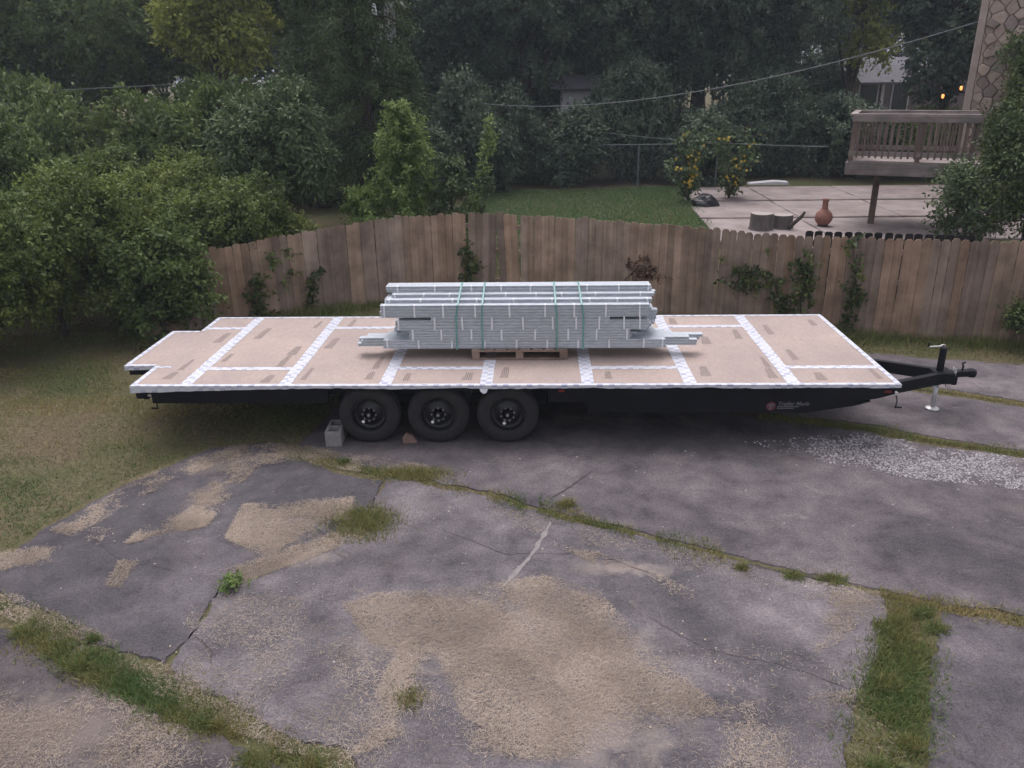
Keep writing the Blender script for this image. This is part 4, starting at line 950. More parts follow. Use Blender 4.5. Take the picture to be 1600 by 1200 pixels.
# dark hedge row at the back of the neighbour's yard
HR = [(-6.2, 23.5, 1.6, 1.5), (-3.9, 24.6, 1.7, 1.15), (-1.7, 25.3, 1.5, 1.75), (.7, 26.6, 1.8, 1.25), (3.0, 27.3, 1.4, 1.9), (5.3, 27.0, 1.9, 1.15), (7.6, 28.2, 1.6, 1.65), (9.9, 27.6, 1.7, 1.3), (12.2, 27.2, 1.5, 1.2), (-9.2, 21.5, 1.9, 1.9), (-13.0, 21.5, 2.0, 2.0), (-16.5, 22, 2.1, 2.1)]
HL = ['below the short cedar', 'behind the dark sapling', 'behind the long leaning shoot', 'under the broad dark oak', 'behind the chain link fence', 'behind the tall sunflower clump', 'behind the folded white sheet', 'behind the chiminea, beside the deck', 'behind the raised deck', 'behind the grey-green small tree', 'behind the tall green shrub', 'below the outermost dark tree']
h0 = None
for i, (x, y, rx, rz) in enumerate(HR):
    if i % 4 == 0:
        h0 = tree('hedge_shrub', 'dark rounded hedge shrub ' + HL[i], 'shrub', (x, y), 1.5, 1.1, 1.25, 1.2, 14, 520, 7, 6, .36, .12, M['oak'] if i < 8 else M['green'], 401 + i, .06, group='hedge shrubs behind the yard', limbs=8)
        h0.scale = (rx / 1.5, 1, rz / 1.25)
    else:
        d_ = dup(h0, (x, y), i * 2.1, 1, 'dark rounded hedge shrub ' + HL[i]); d_.scale = (rx / 1.5, 1, rz / 1.25)
# vine covered bushes on the right
tree('vine_bush', 'dense vine-covered bush behind the brown fence, hiding the deck end', 'shrub', (9.35, 15.7), .85, .8, 1.7, 1.75, 18, 420, 6, 7, .36, .085, M['vine'], 501, .06, big=.42)
tree('vine_bush', 'paler loose bush leaning over the patio beside the deck', 'shrub', (8.75, 16.7), .65, .6, .85, .85, 12, 190, 5, 7, .36, .085, M['sumac'], 502, .05, big=.42)
tree('vine_bush', 'tall leafy vine climbing the stone house wall', 'shrub', (11.9, 20.6), .9, .6, 2.3, 2.3, 14, 480, 7, 7, .32, .10, M['green'], 503, .06)
tree('vine_bush', 'leafy bush at the outer end of the brown fence', 'shrub', (9.9, 14.2), 1.1, .9, 1.7, 1.4, 13, 420, 7, 7, .30, .085, M['green'], 504, .06)
tree('vine_bush', 'low leafy weeds growing at the outer foot of the brown fence', 'shrub', (8.15, 12.45), .8, .4, .42, .35, 10, 200, 6, 6, .22, .06, M['vine'], 505, .02)

# vines on the fence
def vine(label, pts, seed, n, mat, leaf=.075, spread=.12):
    rs = np.random.default_rng(seed); P = np.array([(x, fence_y(x) - .05, z) for x, z in pts]); root = thing('climbing_vine', label, 'vine', tuple(P[0]))
    s = np.linspace(0, 1, len(P)); t = rs.random(n); C = np.stack([np.interp(t, s, P[:, k]) for k in range(3)], 1); C[:, 0] += rs.normal(0, spread, n); C[:, 2] += rs.normal(0, spread, n); C[:, 2] = np.maximum(C[:, 2], .03)
    C[:, 1] = fence_y(C[:, 0]) - .05 - .05 * rs.random(n)
    D_ = unit(np.array([0, -.6, .1]) + rs.normal(0, .5, (n, 3)))
    V, tt = sprays(C - P[0], D_, rs, 2, 4, .09, leaf, .9, .3, .7, .1)
    MB().tube([tuple(p - P[0]) for p in P], .010, 6).build('stem', M['bark'], root)
    link(bpy.data.objects.new('leaves', quad_mesh('leaves', V, mat, {'tint': tt})), root)
vine('leafy vine spreading over the brown fence behind the plank deck', [(4.35, 0), (4.3, .5), (4.0, .9), (3.6, 1.0), (3.5, .8)], 61, 90, M['vine'])
vine('hanging green vine on the fence above the deck corner', [(4.55, 0), (4.5, .6), (4.55, 1.0), (4.4, 1.25)], 62, 70, M['vine'])
vine('thin vine dropping from the fence top by the trailer hitch', [(5.25, 0.0), (5.32, .5), (5.30, 1.0), (5.18, 1.62)], 63, 60, M['vine'], spread=.06)
vine('brown withered vine on the fence behind the steel stack', [(1.7, .1), (1.65, .6), (1.9, .9), (2.2, .8)], 64, 60, M['dead'], .06)
vine('dark green weed climbing the fence near the missing board', [(-1.45, 0), (-1.42, .5), (-1.38, 1.05)], 65, 70, M['vine'], spread=.09)
vine('dark little sapling against the end of the fence', [(-5.2, 0), (-5.2, .4), (-5.15, .8)], 66, 60, M['vine'], spread=.09)
vine('small weed climbing the fence beside the dark sapling', [(-4.35, .1), (-4.3, .6), (-4.15, .85)], 67, 26, M['vine'], spread=.05)

# sunflowers
def sunflower(label, loc, h, seed, nst, nfl, spread=.35):
    rs = np.random.default_rng(seed); z = float(H(*loc)); R_ = thing('sunflower_plant', label, 'flower', (*loc, z)); Cs = []; tops = []
    mb = MB()
    for k in range(nst):
        a = rs.random() * 2 * pi; r_ = spread * (.3 + .7 * rs.random()); hh = h * rs.uniform(.55, 1); tip = np.array([r_ * cos(a), r_ * sin(a), hh]); mid = tip * np.array([.4, .4, .55])
        mb.tube([(0, 0, 0), tuple(mid), tuple(tip)], [.018, .012, .005], 5)
        for t in rs.uniform(.2, 1, 16): p = (1 - t) ** 2 * 0 + 2 * t * (1 - t) * mid + t * t * tip; Cs.append(p); tops.append(p)
    mb.build('stems', M['stem'], R_, True); Cs = np.array(Cs)
    Cs = Cs[::2]; V, tt = sprays(Cs, unit(Cs * [1, 1, 0] + rs.normal(0, .3, Cs.shape) + [0, 0, .1]), rs, 3, 5, .24, .12, .9, .3, .6)
    link(bpy.data.objects.new('leaves', quad_mesh('leaves', V, M['sumac'], {'tint': tt})), R_)
    fm = None
    for k in range(nfl):
        p = tops[rs.integers(len(tops))] + rs.normal(0, .06, 3) + np.array([0, -.26, .06])
        if fm is None:
            q = MB()
            for j in range(12):
                a = 2 * pi * j / 12; a2 = a + .22
                q.add([(.014 * cos(a - .2), -.004, .014 * sin(a - .2)), (.033 * cos(a - .14), -.010, .033 * sin(a - .14)), (.050 * cos(a), -.004, .050 * sin(a)), (.033 * cos(a + .14), -.010, .033 * sin(a + .14)), (.014 * cos(a + .2), -.004, .014 * sin(a + .2))], [(0, 1, 2, 3, 4)])
            q.lathe([(.014, -.012), (.018, 0)], 10, (0, 0, 0), 'y'); fm = q.mesh('flower', M['petal'])
        o = link(bpy.data.objects.new('flower', fm), R_); o.location = p; o.rotation_euler = (rs.normal(-.3, .5), 0, rs.normal(0, .6))
sunflower('tall sunflower clump with many yellow heads at the patio corner', (4.15, 22.6), 1.9, 71, 9, 52, .55)
sunflower('bushy taller sunflower beside the black plastic bag', (5.35, 23.0), 2.1, 72, 12, 44, .8)

# ------------------------------------------------------------------ utility pole and wires
U = thing('utility_pole', 'grey wooden utility pole half hidden behind the cedar', 'utility pole', (-4.55, 27, float(H(-4.55, 27))))
MB().tube([(0, 0, -.3), (0, 0, 9.6)], [.20, .14], 14).build('shaft', M['pole'], U, True)
MB().box(-1.1, 1.1, -.28, -.17, 8.4, 8.52).build('crossarm', M['pole'], U)
ca = MB().box(-.62, -.02, -.27, -.16, 4.72, 4.82).build('bracket', M['poletin'], U)
MB().lathe([(.08, 4.83), (.09, 5.2), (.05, 5.26), (.07, 5.30), (.03, 5.4)], 12, (-.42, -.22, 0)).build('insulator', M['white'], U, True)
smooth_by_angle(MB().lathe([(.17, 3.75), (.2, 3.8), (.2, 4.42), (.17, 4.47), (.05, 4.5)], 18, (-.42, -.20, 0)).build('transformer', M['poletin'], U), 40)
MB().tube([(.05, -.18, 5.2), (.2, -.24, 5.45), (.42, -.26, 5.4), (.55, -.26, 5.25)], .035, 7).build('lamp_arm', M['poletin'], U, True)
def wire(label, pts, r_=.011):
    P = np.array(pts, float); n = 40; t = np.linspace(0, 1, n); s = np.concatenate([[0], np.cumsum(np.linalg.norm(P[1:] - P[:-1], axis=1))]); s /= s[-1]
    deg = min(3, len(P) - 1); Q = np.stack([np.polyval(np.polyfit(s, P[:, k], deg), t) for k in range(3)], 1)
    o = MB().tube([tuple(q) for q in Q], r_, 5).build('overhead_wire', M['wire'], None, True); tag(o, label, 'wire')
wire('overhead wire crossing the leafy trees from the utility pole', [(-22, 23, 3.75), (-15.41, 24, 3.93), (-7.02, 26, 4.23), (-4.7, 26.8, 4.35)])
wire('sagging overhead wire running from the utility pole to the stone house', [(-4.4, 26.8, 3.95), (-3.4, 26, 3.76), (.18, 24, 3.35), (2.76, 23, 3.5), (5.99, 22.5, 4.07), (11.1, 21.85, 5.35)], .013)
wire('lower wire slanting behind the shrubs up to the utility pole', [(-13, 21.5, 1.75), (-11.06, 22, 2.08), (-6.18, 25, 3.34), (-4.7, 26.8, 3.9)])
wire('low wire behind the yellow flowers, ending at the raised deck', [(-3.0, 27.5, 3.4), (.62, 26.6, 2.68), (3.17, 25, 2.42), (5.5, 22.5, 2.40), (7.0, 20.2, 2.5)], .009)

# chain link fence at the back of the yard
CL = thing('chain_link_fence', 'thin chain link fence behind the grass and yellow flowers', 'fence', (3.1, 25.6, float(H(3.1, 25.6))))
for x in (-2.4, 0, 2.4): MB().tube([(x, 0, -.1), (x, 0, 1.30)], .026, 8).build('post', M['wire'], CL)
MB().tube([(-2.4, 0, 1.28), (2.4, 0, 1.28)], .018, 6).build('top_rail', M['wire'], CL)
mb = MB()
for k in np.arange(-3.6, 2.4, .12):
    for sgn in (1, -1):
        x0, z0, x1, z1 = (k, 0, k + 1.25, 1.25) if sgn > 0 else (k + 1.25, 0, k, 1.25)
        if min(x0, x1) < -2.4 or max(x0, x1) > 2.4: continue
        mb.beam((x0, .0, z0 + .02), (x1, .0, z1 + .02), .003, .003)
stuff(mb.build('wire_mesh', M['wire'], CL))

# ------------------------------------------------------------------ far houses
def far_house(label, x0, x1, y0, y1, g, wall, ridge, mat, wins):
    Hh = thing('house', label, 'house', (x0, y0, g))
    w, d = x1 - x0, y1 - y0
    MB().box(0, w, 0, d, -.5, wall).build('wall', mat, Hh)
    rf = MB().add([(-.4, -.5, wall + .003), (w + .4, -.5, wall + .003), (w + .4, d + .5, wall + .003), (-.4, d + .5, wall + .003), (-.4, d / 2, ridge), (w + .4, d / 2, ridge)], [(0, 1, 5, 4), (2, 3, 4, 5), (1, 2, 5), (3, 0, 4), (3, 2, 1, 0)]).build('roof', M['roof'], Hh)
    for (a, b, c, e) in wins:
        o = MB().box(a, b, -.03, -.002, c, e).build('window', M['darkglass'], Hh)
        MB().box(a - .06, b + .06, -.05, -.004, c - .08, c - .002).build('sill', M['siding'], o)
        MB().box(a - .06, a - .002, -.05, -.004, c, e).build('frame', M['siding'], o)
        MB().box(b + .002, b + .06, -.05, -.004, c, e).build('frame', M['siding'], o)
    return Hh
gh = far_house('grey roofed brick house seen between the trees above the deck', 16.3, 22.5, 45, 50, 1.0, 2.9, 3.75, M['brickwall'], [(.5, 1.4, 1.2, 2.4), (2.2, 3.0, .9, 2.5)])
MB().box(1.6, 1.75, -.06, -.004, 0, 2.9).build('corner_trim', M['siding'], gh)
MB().add([(-.1, -1.6, 2.55), (2.6, -1.6, 2.55), (2.6, .3, 3.35), (-.1, .3, 3.35), (-.1, -1.6, 2.45), (2.6, -1.6, 2.45)], [(0, 1, 2, 3), (0, 4, 5, 1)]).build('porch_roof', M['roof'], gh)
far_house('dark mauve brick house glimpsed through the trees beyond the tall shrub', -21.5, -18.3, 31.5, 36, .9, 2.6, 3.6, M['brickwall'], [(1.9, 2.6, 1.0, 2.0)])
far_house('white sided shed glimpsed below the oak crowns', .85, 1.85, 30.0, 31.6, .95, 2.75, 3.2, M['siding'], [(.5, .85, 1.1, 1.9)])
# lit porch lanterns
for k, (p, lb) in enumerate((((12.2, 26.0, 3.42), 'lit amber lantern among dark leaves, lower of the pair above the deck'), ((12.75, 26.1, 3.64), 'lit amber lantern among dark leaves, upper of the pair above the deck'))):
    Ln = thing('lantern', lb, 'lamp', p, 0, 'lit lanterns above the deck')
    MB().lathe([(.02, -.06), (.038, -.03), (.038, .04), (.015, .066)], 12).build('bulb', M['bulb'], Ln, True)
    MB().tube([(0, 0, .065), (0, 0, .12)], .02, 8).build('socket', M['black'], Ln)
    MB().tube([(0, 0, .12), (.1, .5, .35), (.3, 1.6, .4)], .008, 5).build('cord', M['black'], Ln)

# ------------------------------------------------------------------ grass, clippings, gravel
def blades(name, X, Y, Z, hgt, wid, tint_, mat, seed, lay=.5, parent=None):
    rs = np.random.default_rng(seed); n = len(X); P = np.stack([X, Y, Z], 1)
    a = rs.random(n) * 2 * pi; side = np.stack([np.cos(a), np.sin(a), np.zeros(n)], 1)
    up = unit(np.stack([rs.normal(0, lay, n), rs.normal(0, lay, n), np.ones(n)], 1)); hh = (hgt * (.45 + .8 * rs.random(n)))[:, None]; w_ = (wid * (.6 + .8 * rs.random(n)))[:, None]
    bend = unit(rs.normal(0, 1, (n, 3)) * [1, 1, .2]) * hh * .3
    V = np.stack([P - side * w_ / 2, P + side * w_ / 2, P + up * hh + bend + side * w_ * .12, P + up * hh + bend - side * w_ * .12], 1)
    return stuff(link(bpy.data.objects.new(name, quad_mesh(name, V, mat, {'tint': tint_})), parent))
def scatter_poly(poly, n, rs):
    p = np.array(poly); lo, hi = p.min(0), p.max(0); X = rs.uniform(lo[0], hi[0], n * 3); Y = rs.uniform(lo[1], hi[1], n * 3)
    k = inside(X, Y, poly); return X[k][:n], Y[k][:n]
rs = np.random.default_rng(55)
slabs = [s[0] for s in S]
def on_slab(X, Y):
    r = np.zeros(len(X), bool)
    for p in slabs: r |= inside(X, Y, p)
    return r
# lawn
LAWN = [(-12, 5.2), (-5.3, 5.75), (-5.25, 6.4), (-5.03, 7.17), (-4.75, 7.96), (-4.1, 8.9), (-3.0, 9.05), (-2.8, 10.2), (-1, 10.7), (1, 10.5), (3, 9.9), (3, 12.5), (5.5, 12.4), (9.5, 11.3), (9.6, 12.5), (7.6, 12.8), (4.9, 13.35), (2.4, 14.5), (0, 15.6), (-1.8, 15.95), (-3.9, 15.1), (-6.2, 13.8), (-12, 13.2)]
X, Y = scatter_poly(LAWN, 240000, rs)
k = ~on_slab(X, Y) & (rs.random(len(X)) < .25 + .75 * sstep(.35, .62, fbm(X, Y, 1.6, 3))); X, Y = X[k], Y[k]
edge = np.exp(-((np.abs(X + 4.7) / .5) ** 2)) * 0
tn = np.clip(1.75 * (fbm(X, Y, .75, 3) - .5) + .52 + rs.normal(0, .16, len(X)), 0, 1)
blades('lawn_grass', X, Y, H(X, Y), .045, .008, tn, M['grass'], 1, .75)
# neighbour's lawn
X, Y = scatter_poly([(-2.5, 17.2), (4.1, 16.4), (4.3, 22.0), (4.6, 25.5), (-1.5, 25.0)], 48000, rs)
tn = np.clip(.92 + .8 * (fbm(X, Y, .9, 2) - .5) + rs.normal(0, .14, len(X)), 0, 1)
M['yard'] = leafmat('yard_grass', [(0, (0.144, 0.144, 0.057)), (.5, (0.118, 0.169, 0.064)), (1, (0.106, 0.188, 0.071))], .25, .7)
blades('yard_grass', X, Y, H(X, Y), .075, .016, tn, M['yard'], 2, .6)
# rough weeds along the foot of the fence
X = rs.uniform(-6, 9.4, 11000); Y = fence_y(X) - np.abs(rs.normal(.05, .28, len(X))) - .05
k = rs.random(len(X)) < .25 + 1.2 * sstep(.4, .65, vnoise(X, Y * .3, 1.1)) ; X, Y = X[k], Y[k]
blades('fence_weeds', X, Y, H(X, Y), (.07 + .20 * vnoise(X, Y, 1.6)), .012, np.clip(.62 + rs.normal(0, .22, len(X)), 0, 1), M['grass'], 3, .45)
# grass in the joints
lineA = [(-3.22, 8.77), (-2.09, 8.27), (-1.46, 8.08), (-.35, 7.57), (.06, 7.36), (.76, 6.99), (1.35, 6.71), (1.95, 6.39), (2.62, 6.11), (3.09, 5.89), (3.45, 5.75), (4.0, 5.57), (7.4, 4.66)]
lineB = [(3.2, 5.85), (2.92, 5.28), (2.60, 4.68), (2.27, 4.09), (1.9, 3.4), (1.7, 2.9)]
lineC = [(-5.4, 5.72), (-4.65, 5.57), (-4.16, 5.33), (-3.47, 4.92), (-2.83, 4.62), (-2.36, 4.40), (-1.7, 4.10), (-1.36, 3.95), (-.95, 3.65)]
lineD = [(2.9, 9.8), (4.14, 9.43), (4.78, 9.06), (5.73, 8.68), (8, 7.9)]
lineE = [(4.5, 11.1), (5.90, 10.57), (6.65, 10.13), (8.5, 9.3)]
def along(line, n, sig, rs, vary=False):
    P = np.array(line); s = np.concatenate([[0], np.cumsum(np.linalg.norm(P[1:] - P[:-1], axis=1))]); t = rs.random(n) * s[-1]
    if vary: sig = sig * (.35 + 1.35 * vnoise(t, t * 0 + len(line), 2.3))[:, None].ravel()
    X = np.interp(t, s, P[:, 0]); Y = np.interp(t, s, P[:, 1]); o = rs.normal(0, 1, n)
    i = np.clip(np.searchsorted(s, t) - 1, 0, len(P) - 2); d = (P[i + 1] - P[i]); d /= np.linalg.norm(d, axis=1)[:, None]
    return X - d[:, 1] * o * sig, Y + d[:, 0] * o * sig, t
def joint(name, line, n, sig, hgt, green, dens, seed):
    X, Y, t = along(line, n, sig, rs, True); k = rs.random(n) < dens(X, Y, t); X, Y = X[k], Y[k]
    z = np.where(on_slab(X, Y), .001, -.013)
    tn = np.clip(green + 1.3 * (fbm(X, Y, 1.8, 2) - .5) + rs.normal(0, .17, len(X)), 0, 1)
    blades(name, X, Y, z, hgt, .0065, tn, M['grass'], seed, .8)
def densA(X, Y, t):
    seg = ((X < -1.35) * .8 * (X > -3.0)) + ((X > -1.35) & (X < -.75)) * .35 + ((X > -.55) & (X < -.12)) * .8 + ((X > .0) & (X < .95)) * 1.0 + ((X > 1.15) & (X < 1.75)) * .7 + (X > 2.98) * .9
    return np.clip(seg + .05, 0, 1)
joint('joint_grass', lineA, 18000, .07, .052, .46, densA, 4)
joint('joint_grass', lineB, 25000, .112, .055, .78, lambda X, Y, t: np.clip(.15 + 1.4 * sstep(.3, .6, fbm(X, Y, 3.4, 3)), 0, 1), 5)
joint('joint_grass', lineC, 25000, .074, .056, .72, lambda X, Y, t: np.clip(.06 + 1.3 * sstep(.36, .56, fbm(X, Y, 2.3, 3)), 0, 1), 6)
joint('joint_grass', lineD, 9000, .07, .05, .5, lambda X, Y, t: .9 + 0 * X, 7)
joint('joint_grass', lineE, 4000, .06, .05, .42, lambda X, Y, t: .9 + 0 * X, 8)
def tuft(name, x, y, rx, ry, n, hgt, green, seed):
    X = x + rs.normal(0, rx, n); Y = y + rs.normal(0, ry, n)
    blades(name, X, Y, np.full(n, .001), hgt, .0065, np.clip(green + rs.normal(0, .2, n), 0, 1), M['grass'], seed, .8)
tuft('grass_tuft', -1.78, 7.08, .17, .17, 4200, .06, .5, 9)
tuft('grass_tuft', -1.45, 8.14, .22, .08, 3000, .055, .4, 10)
tuft('grass_tuft', 2.63, 6.13, .07, .045, 500, .05, .55, 11)
tuft('grass_tuft', -.95, 4.62, .06, .06, 420, .05, .42, 12)
for k_ in range(34):      # ragged tufts straggling over the joint edges
    ln_ = (lineB, lineC, lineC, lineA)[k_ % 4]; x_, y_, _ = along(ln_, 1, .16 if k_ % 4 == 0 else .12, rs)
    q_ = rs.uniform(.02, .055); tuft('grass_tuft', float(x_[0]), float(y_[0]), q_, q_ * .8, int(160 + 3800 * q_), rs.uniform(.045, .085), rs.uniform(.35, .85), 100 + k_)
# a small broadleaf weed in the crack
WD = thing('weed', 'small bright green weed sprouting from the driveway crack', 'weed', (-2.74, 5.97, 0))
r9 = np.random.default_rng(9); C9 = r9.normal(0, .05, (26, 3)); C9[:, 2] = np.abs(C9[:, 2]) * .8 + .01
V9, t9 = sprays(C9, unit(C9 + [0, 0, .03]), r9, 3, 4, .06, .035, .9, .2, .55); link(bpy.data.objects.new('leaves', quad_mesh('leaves', V9, M['bright'], {'tint': t9})), WD)
MB().tube([(0, 0, 0), (.005, 0, .05)], .006, 6).build('stem', M['stem'], WD)

# dry clippings lying on the concrete
def straw(regions):
    P = []; T_ = []
    for poly, n, thr, sc in regions:
        c_ = np.mean(poly, 0); poly = [tuple(c_ + (np.array(p) - c_) * (1.12 if len(poly) < 9 else 1.05)) for p in poly]
        n = int(n * 2.1); X, Y = scatter_poly(poly, n * 3, rs); f = fbm(X, Y, sc, 5) + .22 * np.clip(dist_line(X, Y, list(poly) + [poly[0]]) / .30, 0, 1); k = f > thr + .15 + rs.normal(.0, .075, len(X)); X, Y = X[k][:n], Y[k][:n]
        P.append(np.stack([X, Y], 1))
    P = np.concatenate(P); n = len(P); a = rs.random(n) * pi * 2
    L_ = rs.uniform(.012, .046, n); d = np.stack([np.cos(a), np.sin(a), rs.normal(.05, .16, n)], 1); s_ = np.stack([-np.sin(a), np.cos(a), rs.normal(0, .3, n)], 1)
    z = .002 + .012 * rs.random(n) ** 2; B = np.stack([P[:, 0], P[:, 1], z], 1); w_ = rs.uniform(.0013, .0032, n)[:, None]; L_ = L_[:, None]
    bend = s_ * L_ * rs.normal(0, .12, (n, 1))
    V = np.stack([B - s_ * w_ / 2, B + s_ * w_ / 2, B + d * L_ + bend + s_ * w_ * .35, B + d * L_ + bend - s_ * w_ * .35], 1); V[..., 2] = np.maximum(V[..., 2], .0015)
    tn = np.clip(.5 + 1.1 * (fbm(P[:, 0], P[:, 1], 2.5, 2) - .5) + rs.normal(0, .2, n), 0, 1)
    stuff(link(bpy.data.objects.new('dry_clippings', quad_mesh('dry_clippings', V, M['straw'], {'tint': tn}))))
BIG = [(-1.64, 5.72), (-1.36, 5.86), (-.6, 5.95), (.05, 6.12), (.5, 5.93), (.72, 5.4), (.95, 5.0), (1.27, 4.55), (.75, 4.38), (.2, 4.12), (-.45, 4.15), (-.62, 4.7), (-.78, 5.1), (-1.3, 5.22)]
straw([(BIG, 21000, .42, 2.2), (BIG, 4000, .1, 2.2),
       ([(.15, 6.68), (.82, 6.42), (1.5, 5.82), (1.4, 5.7), (.7, 6.22)], 2600, .38, 3),
       ([(-3.55, 8.15), (-3.98, 7.3), (-4.02, 6.75), (-3.42, 7.05), (-3.35, 8.2)], 9500, .48, 2.6),
       ([(-3.1, 7.4), (-2.05, 7.55), (-2.0, 7.0), (-2.45, 6.42), (-3.05, 6.8)], 9500, .48, 2.6),
       ([(-3.0, 6.15), (-2.85, 5.9), (-1.8, 6.75), (-1.9, 6.98)], 3200, .33, 4),
       ([(-3.98, 6.35), (-3.8, 6.35), (-3.78, 5.98), (-3.9, 5.98)], 500, .2, 4),
       ([(-4.62, 6.95), (-4.35, 6.95), (-4.35, 6.6), (-4.6, 6.6)], 500, .45, 4),
       ([(-4.9, 7.0), (-4.5, 8.1), (-3.8, 8.9), (-3.6, 8.6), (-4.3, 7.7), (-4.6, 6.9)], 4200, .50, 3.4),
       ([(-5.2, 6.5), (-4.7, 6.7), (-4.6, 6.3), (-5.2, 6.0)], 1500, .5, 3),
       ([(-4.0, 8.8), (-3.2, 8.95), (-3.0, 8.5), (-3.7, 8.1)], 2500, .48, 3),
       ([(-2.9, 6.0), (-1.7, 6.0), (-.6, 4.3), (-1.1, 3.8), (-2.8, 4.8)], 3000, .52, 2.4),
       ([(-1.1, 5.2), (-.75, 5.2), (-.95, 4.3), (-1.3, 4.1)], 1500, .48, 3),
       ([(-5.2, 5.4), (-3.5, 4.7), (-1.4, 3.75), (-1.6, 3.4), (-4.5, 3.4), (-5.2, 4.6)], 9000, .50, 2.0),
       ([(1.2, 4.5), (2.3, 4.7), (1.9, 3.6), (.9, 3.6)], 1500, .54, 2.6),
       ([(2.4, 5.3), (3.0, 5.9), (2.6, 6.0), (2.2, 5.2)], 900, .45, 3),
       ([(-.4, 7.4), (2.9, 5.9), (2.9, 5.6), (-.4, 7.1)], 1300, .5, 3),
       ([(-2.6, 4.8), (2.6, 5.2), (2.0, 3.6), (-1.0, 3.6)], 1600, .3, 2),
       ([(-3.0, 8.9), (-1.2, 8.3), (-1.2, 7.9), (-3.2, 8.6)], 2600, .42, 3),
       (lineC[::1] + [(-1.2, 3.9), (-2.7, 4.85), (-4.6, 5.8)], 4200, .3, 3)])
# spilled white gravel
GP = [(2.5, 9.0), (2.9, 8.72), (3.56, 8.22), (4.63, 7.93), (5.4, 7.75), (6.5, 7.45), (6.5, 8.2), (5.67, 8.55), (4.72, 8.92), (4.1, 9.28)]
X, Y = scatter_poly(GP, 24000, rs); k = rs.random(len(X)) < np.clip(.02 + .70 * sstep(2.4, 4.8, X) * sstep(.34, .66, fbm(X, Y, 3.4, 4) + .10 * sstep(3.4, 4.6, X) - .16 + .2 * np.clip(dist_line(X, Y, GP + [GP[0]]) / .22, 0, 1)), 0, 1); X, Y = X[k], Y[k]
X2, Y2 = scatter_poly([(-2.5, 8.6), (.5, 7.2), (3.2, 6.0), (6, 5.2), (6, 8), (3, 8.8), (0, 8.9)], 80, rs); X3, Y3 = scatter_poly(S[1][0], 30, rs)
X = np.concatenate([X, X2, X3]); Y = np.concatenate([Y, Y2, Y3]); n = len(X)
r_ = rs.uniform(.005, .0135, n); a = rs.random(n) * 2 * pi; Vs = []
c_, s_ = np.cos(a), np.sin(a); zc = r_ * .5
top = np.stack([X, Y, .001 + r_ * 1.0], 1)
ring = [np.stack([X + r_ * rs.uniform(.8, 1.25, n) * np.cos(a + q), Y + r_ * rs.uniform(.8, 1.25, n) * np.sin(a + q), .001 + r_ * rs.uniform(.15, .6, n)], 1) for q in (0, 1.57, 3.14, 4.71)]
low = [np.stack([p[:, 0], p[:, 1], np.full(n, .0008)], 1) for p in ring]
for i in range(4):
    j = (i + 1) % 4; mid = (top + ring[i] + ring[j]) / 3
    Vs.append(np.stack([top, ring[i], (ring[i] + ring[j]) / 2, ring[j]], 1)); Vs.append(np.stack([ring[i], low[i], low[j], ring[j]], 1))
V = np.concatenate(Vs); tn = np.tile(np.clip(rs.normal(.55, .25, n), 0, 1), 8)
stuff(link(bpy.data.objects.new('gravel', quad_mesh('gravel', V, M['gravel'], {'tint': tn}))))
# fallen leaves scattered about
X, Y = scatter_poly([(-4.8, 7.5), (-1, 8), (3, 6), (3, 4), (-1, 4), (-4.5, 6)], 130, rs); n = len(X)
V = leaf_quads(np.stack([X, Y, np.full(n, .006)], 1), unit(rs.normal(0, 1, (n, 3)) * [1, 1, .15]), unit(rs.normal(0, .3, (n, 3)) + [0, 0, 1]), rs.uniform(.015, .035, n), rs.uniform(.01, .02, n)); V[..., 2] = np.maximum(V[..., 2], .002)
stuff(link(bpy.data.objects.new('fallen_leaves', quad_mesh('fallen_leaves', V, M['straw'], {'tint': rs.random(n)}))))
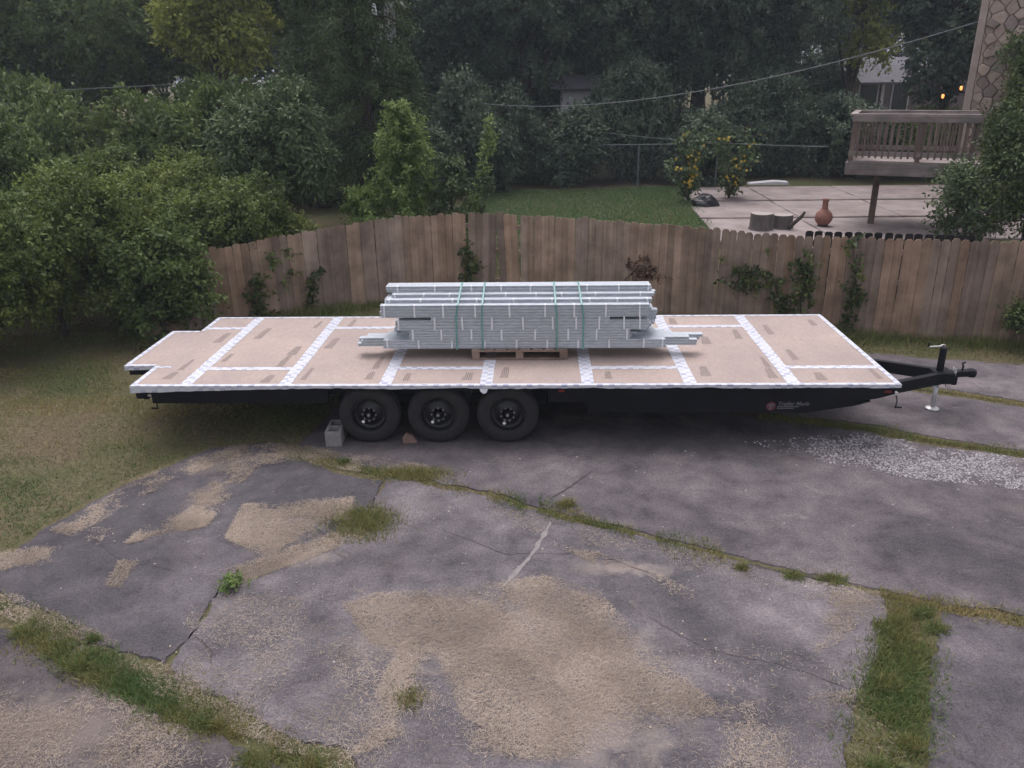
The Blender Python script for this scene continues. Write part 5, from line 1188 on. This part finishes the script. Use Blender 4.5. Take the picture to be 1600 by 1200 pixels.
# pale old crack repairs in the concrete
def crack(pts, w, mat, name):
    P = resample(pts, .05, .012, len(pts), False) + [pts[-1]]; r0 = np.random.default_rng(len(P)); vs = []; fs = []
    for i, (x, y) in enumerate(P):
        q = P[min(i + 1, len(P) - 1)]; p0 = P[max(i - 1, 0)]; d = Vector((q[0] - p0[0], q[1] - p0[1], 0)).normalized(); nrm = Vector((-d.y, d.x, 0)); ww = w * r0.uniform(.3, 1.2) * min(1, i / 3 + .2, (len(P) - 1 - i) / 3 + .2)
        vs += [(x + nrm.x * ww, y + nrm.y * ww, .0035), (x - nrm.x * ww, y - nrm.y * ww, .0035)]
    for i in range(len(P) - 1): fs.append((2 * i, 2 * i + 1, 2 * i + 3, 2 * i + 2))
    o = MB().add(vs, fs).build(name, mat, drive); return o
M['filler'] = simple('crack_filler', (.17, .15, .145), (.26, .235, .225), .9, 20, bmp=.3)
M['tar'] = simple('dark_crack', (.03, .027, .027), (.06, .052, .05), .9, 20, bmp=.3)
crack([(.13, 7.10), (.05, 6.85), (-.07, 6.53), (-.2, 6.25), (-.32, 5.98)], .028, M['filler'], 'crack_repair')
crack([(.62, 8.24), (.45, 8.0), (.13, 7.57)], .016, M['tar'], 'crack')
crack([(-2.83, 5.3), (-2.6, 5.1), (-2.55, 4.95)], .010, M['tar'], 'crack')
for q_ in ([(-.9, 6.9), (-.3, 6.5), (.5, 6.55), (1.2, 6.1)], [(.9, 5.6), (1.3, 5.2), (1.9, 5.0), (2.3, 4.75)], [(-4.6, 6.9), (-4.0, 6.4), (-3.3, 6.2)]): crack(q_, .003, M['tar'], 'crack')
crack([(1.9, 6.38), (2.3, 6.2), (2.7, 6.1)], .02, M['tar'], 'crack')

# ------------------------------------------------------------------ evening haze
hm, ht, hb, HN, HL_ = nodes('evening_haze'); HN.remove(hb)
pv = HN.new('ShaderNodeVolumePrincipled'); pv.inputs['Color'].default_value = (.76, .85, .97, 1); pv.inputs['Density'].default_value = .0012; pv.inputs['Anisotropy'].default_value = .2
HL_.new(pv.outputs[0], HN['Material Output'].inputs['Volume'])
stuff(MB().box(-430, 430, -330, 630, -1.3, 24).build('haze', hm))
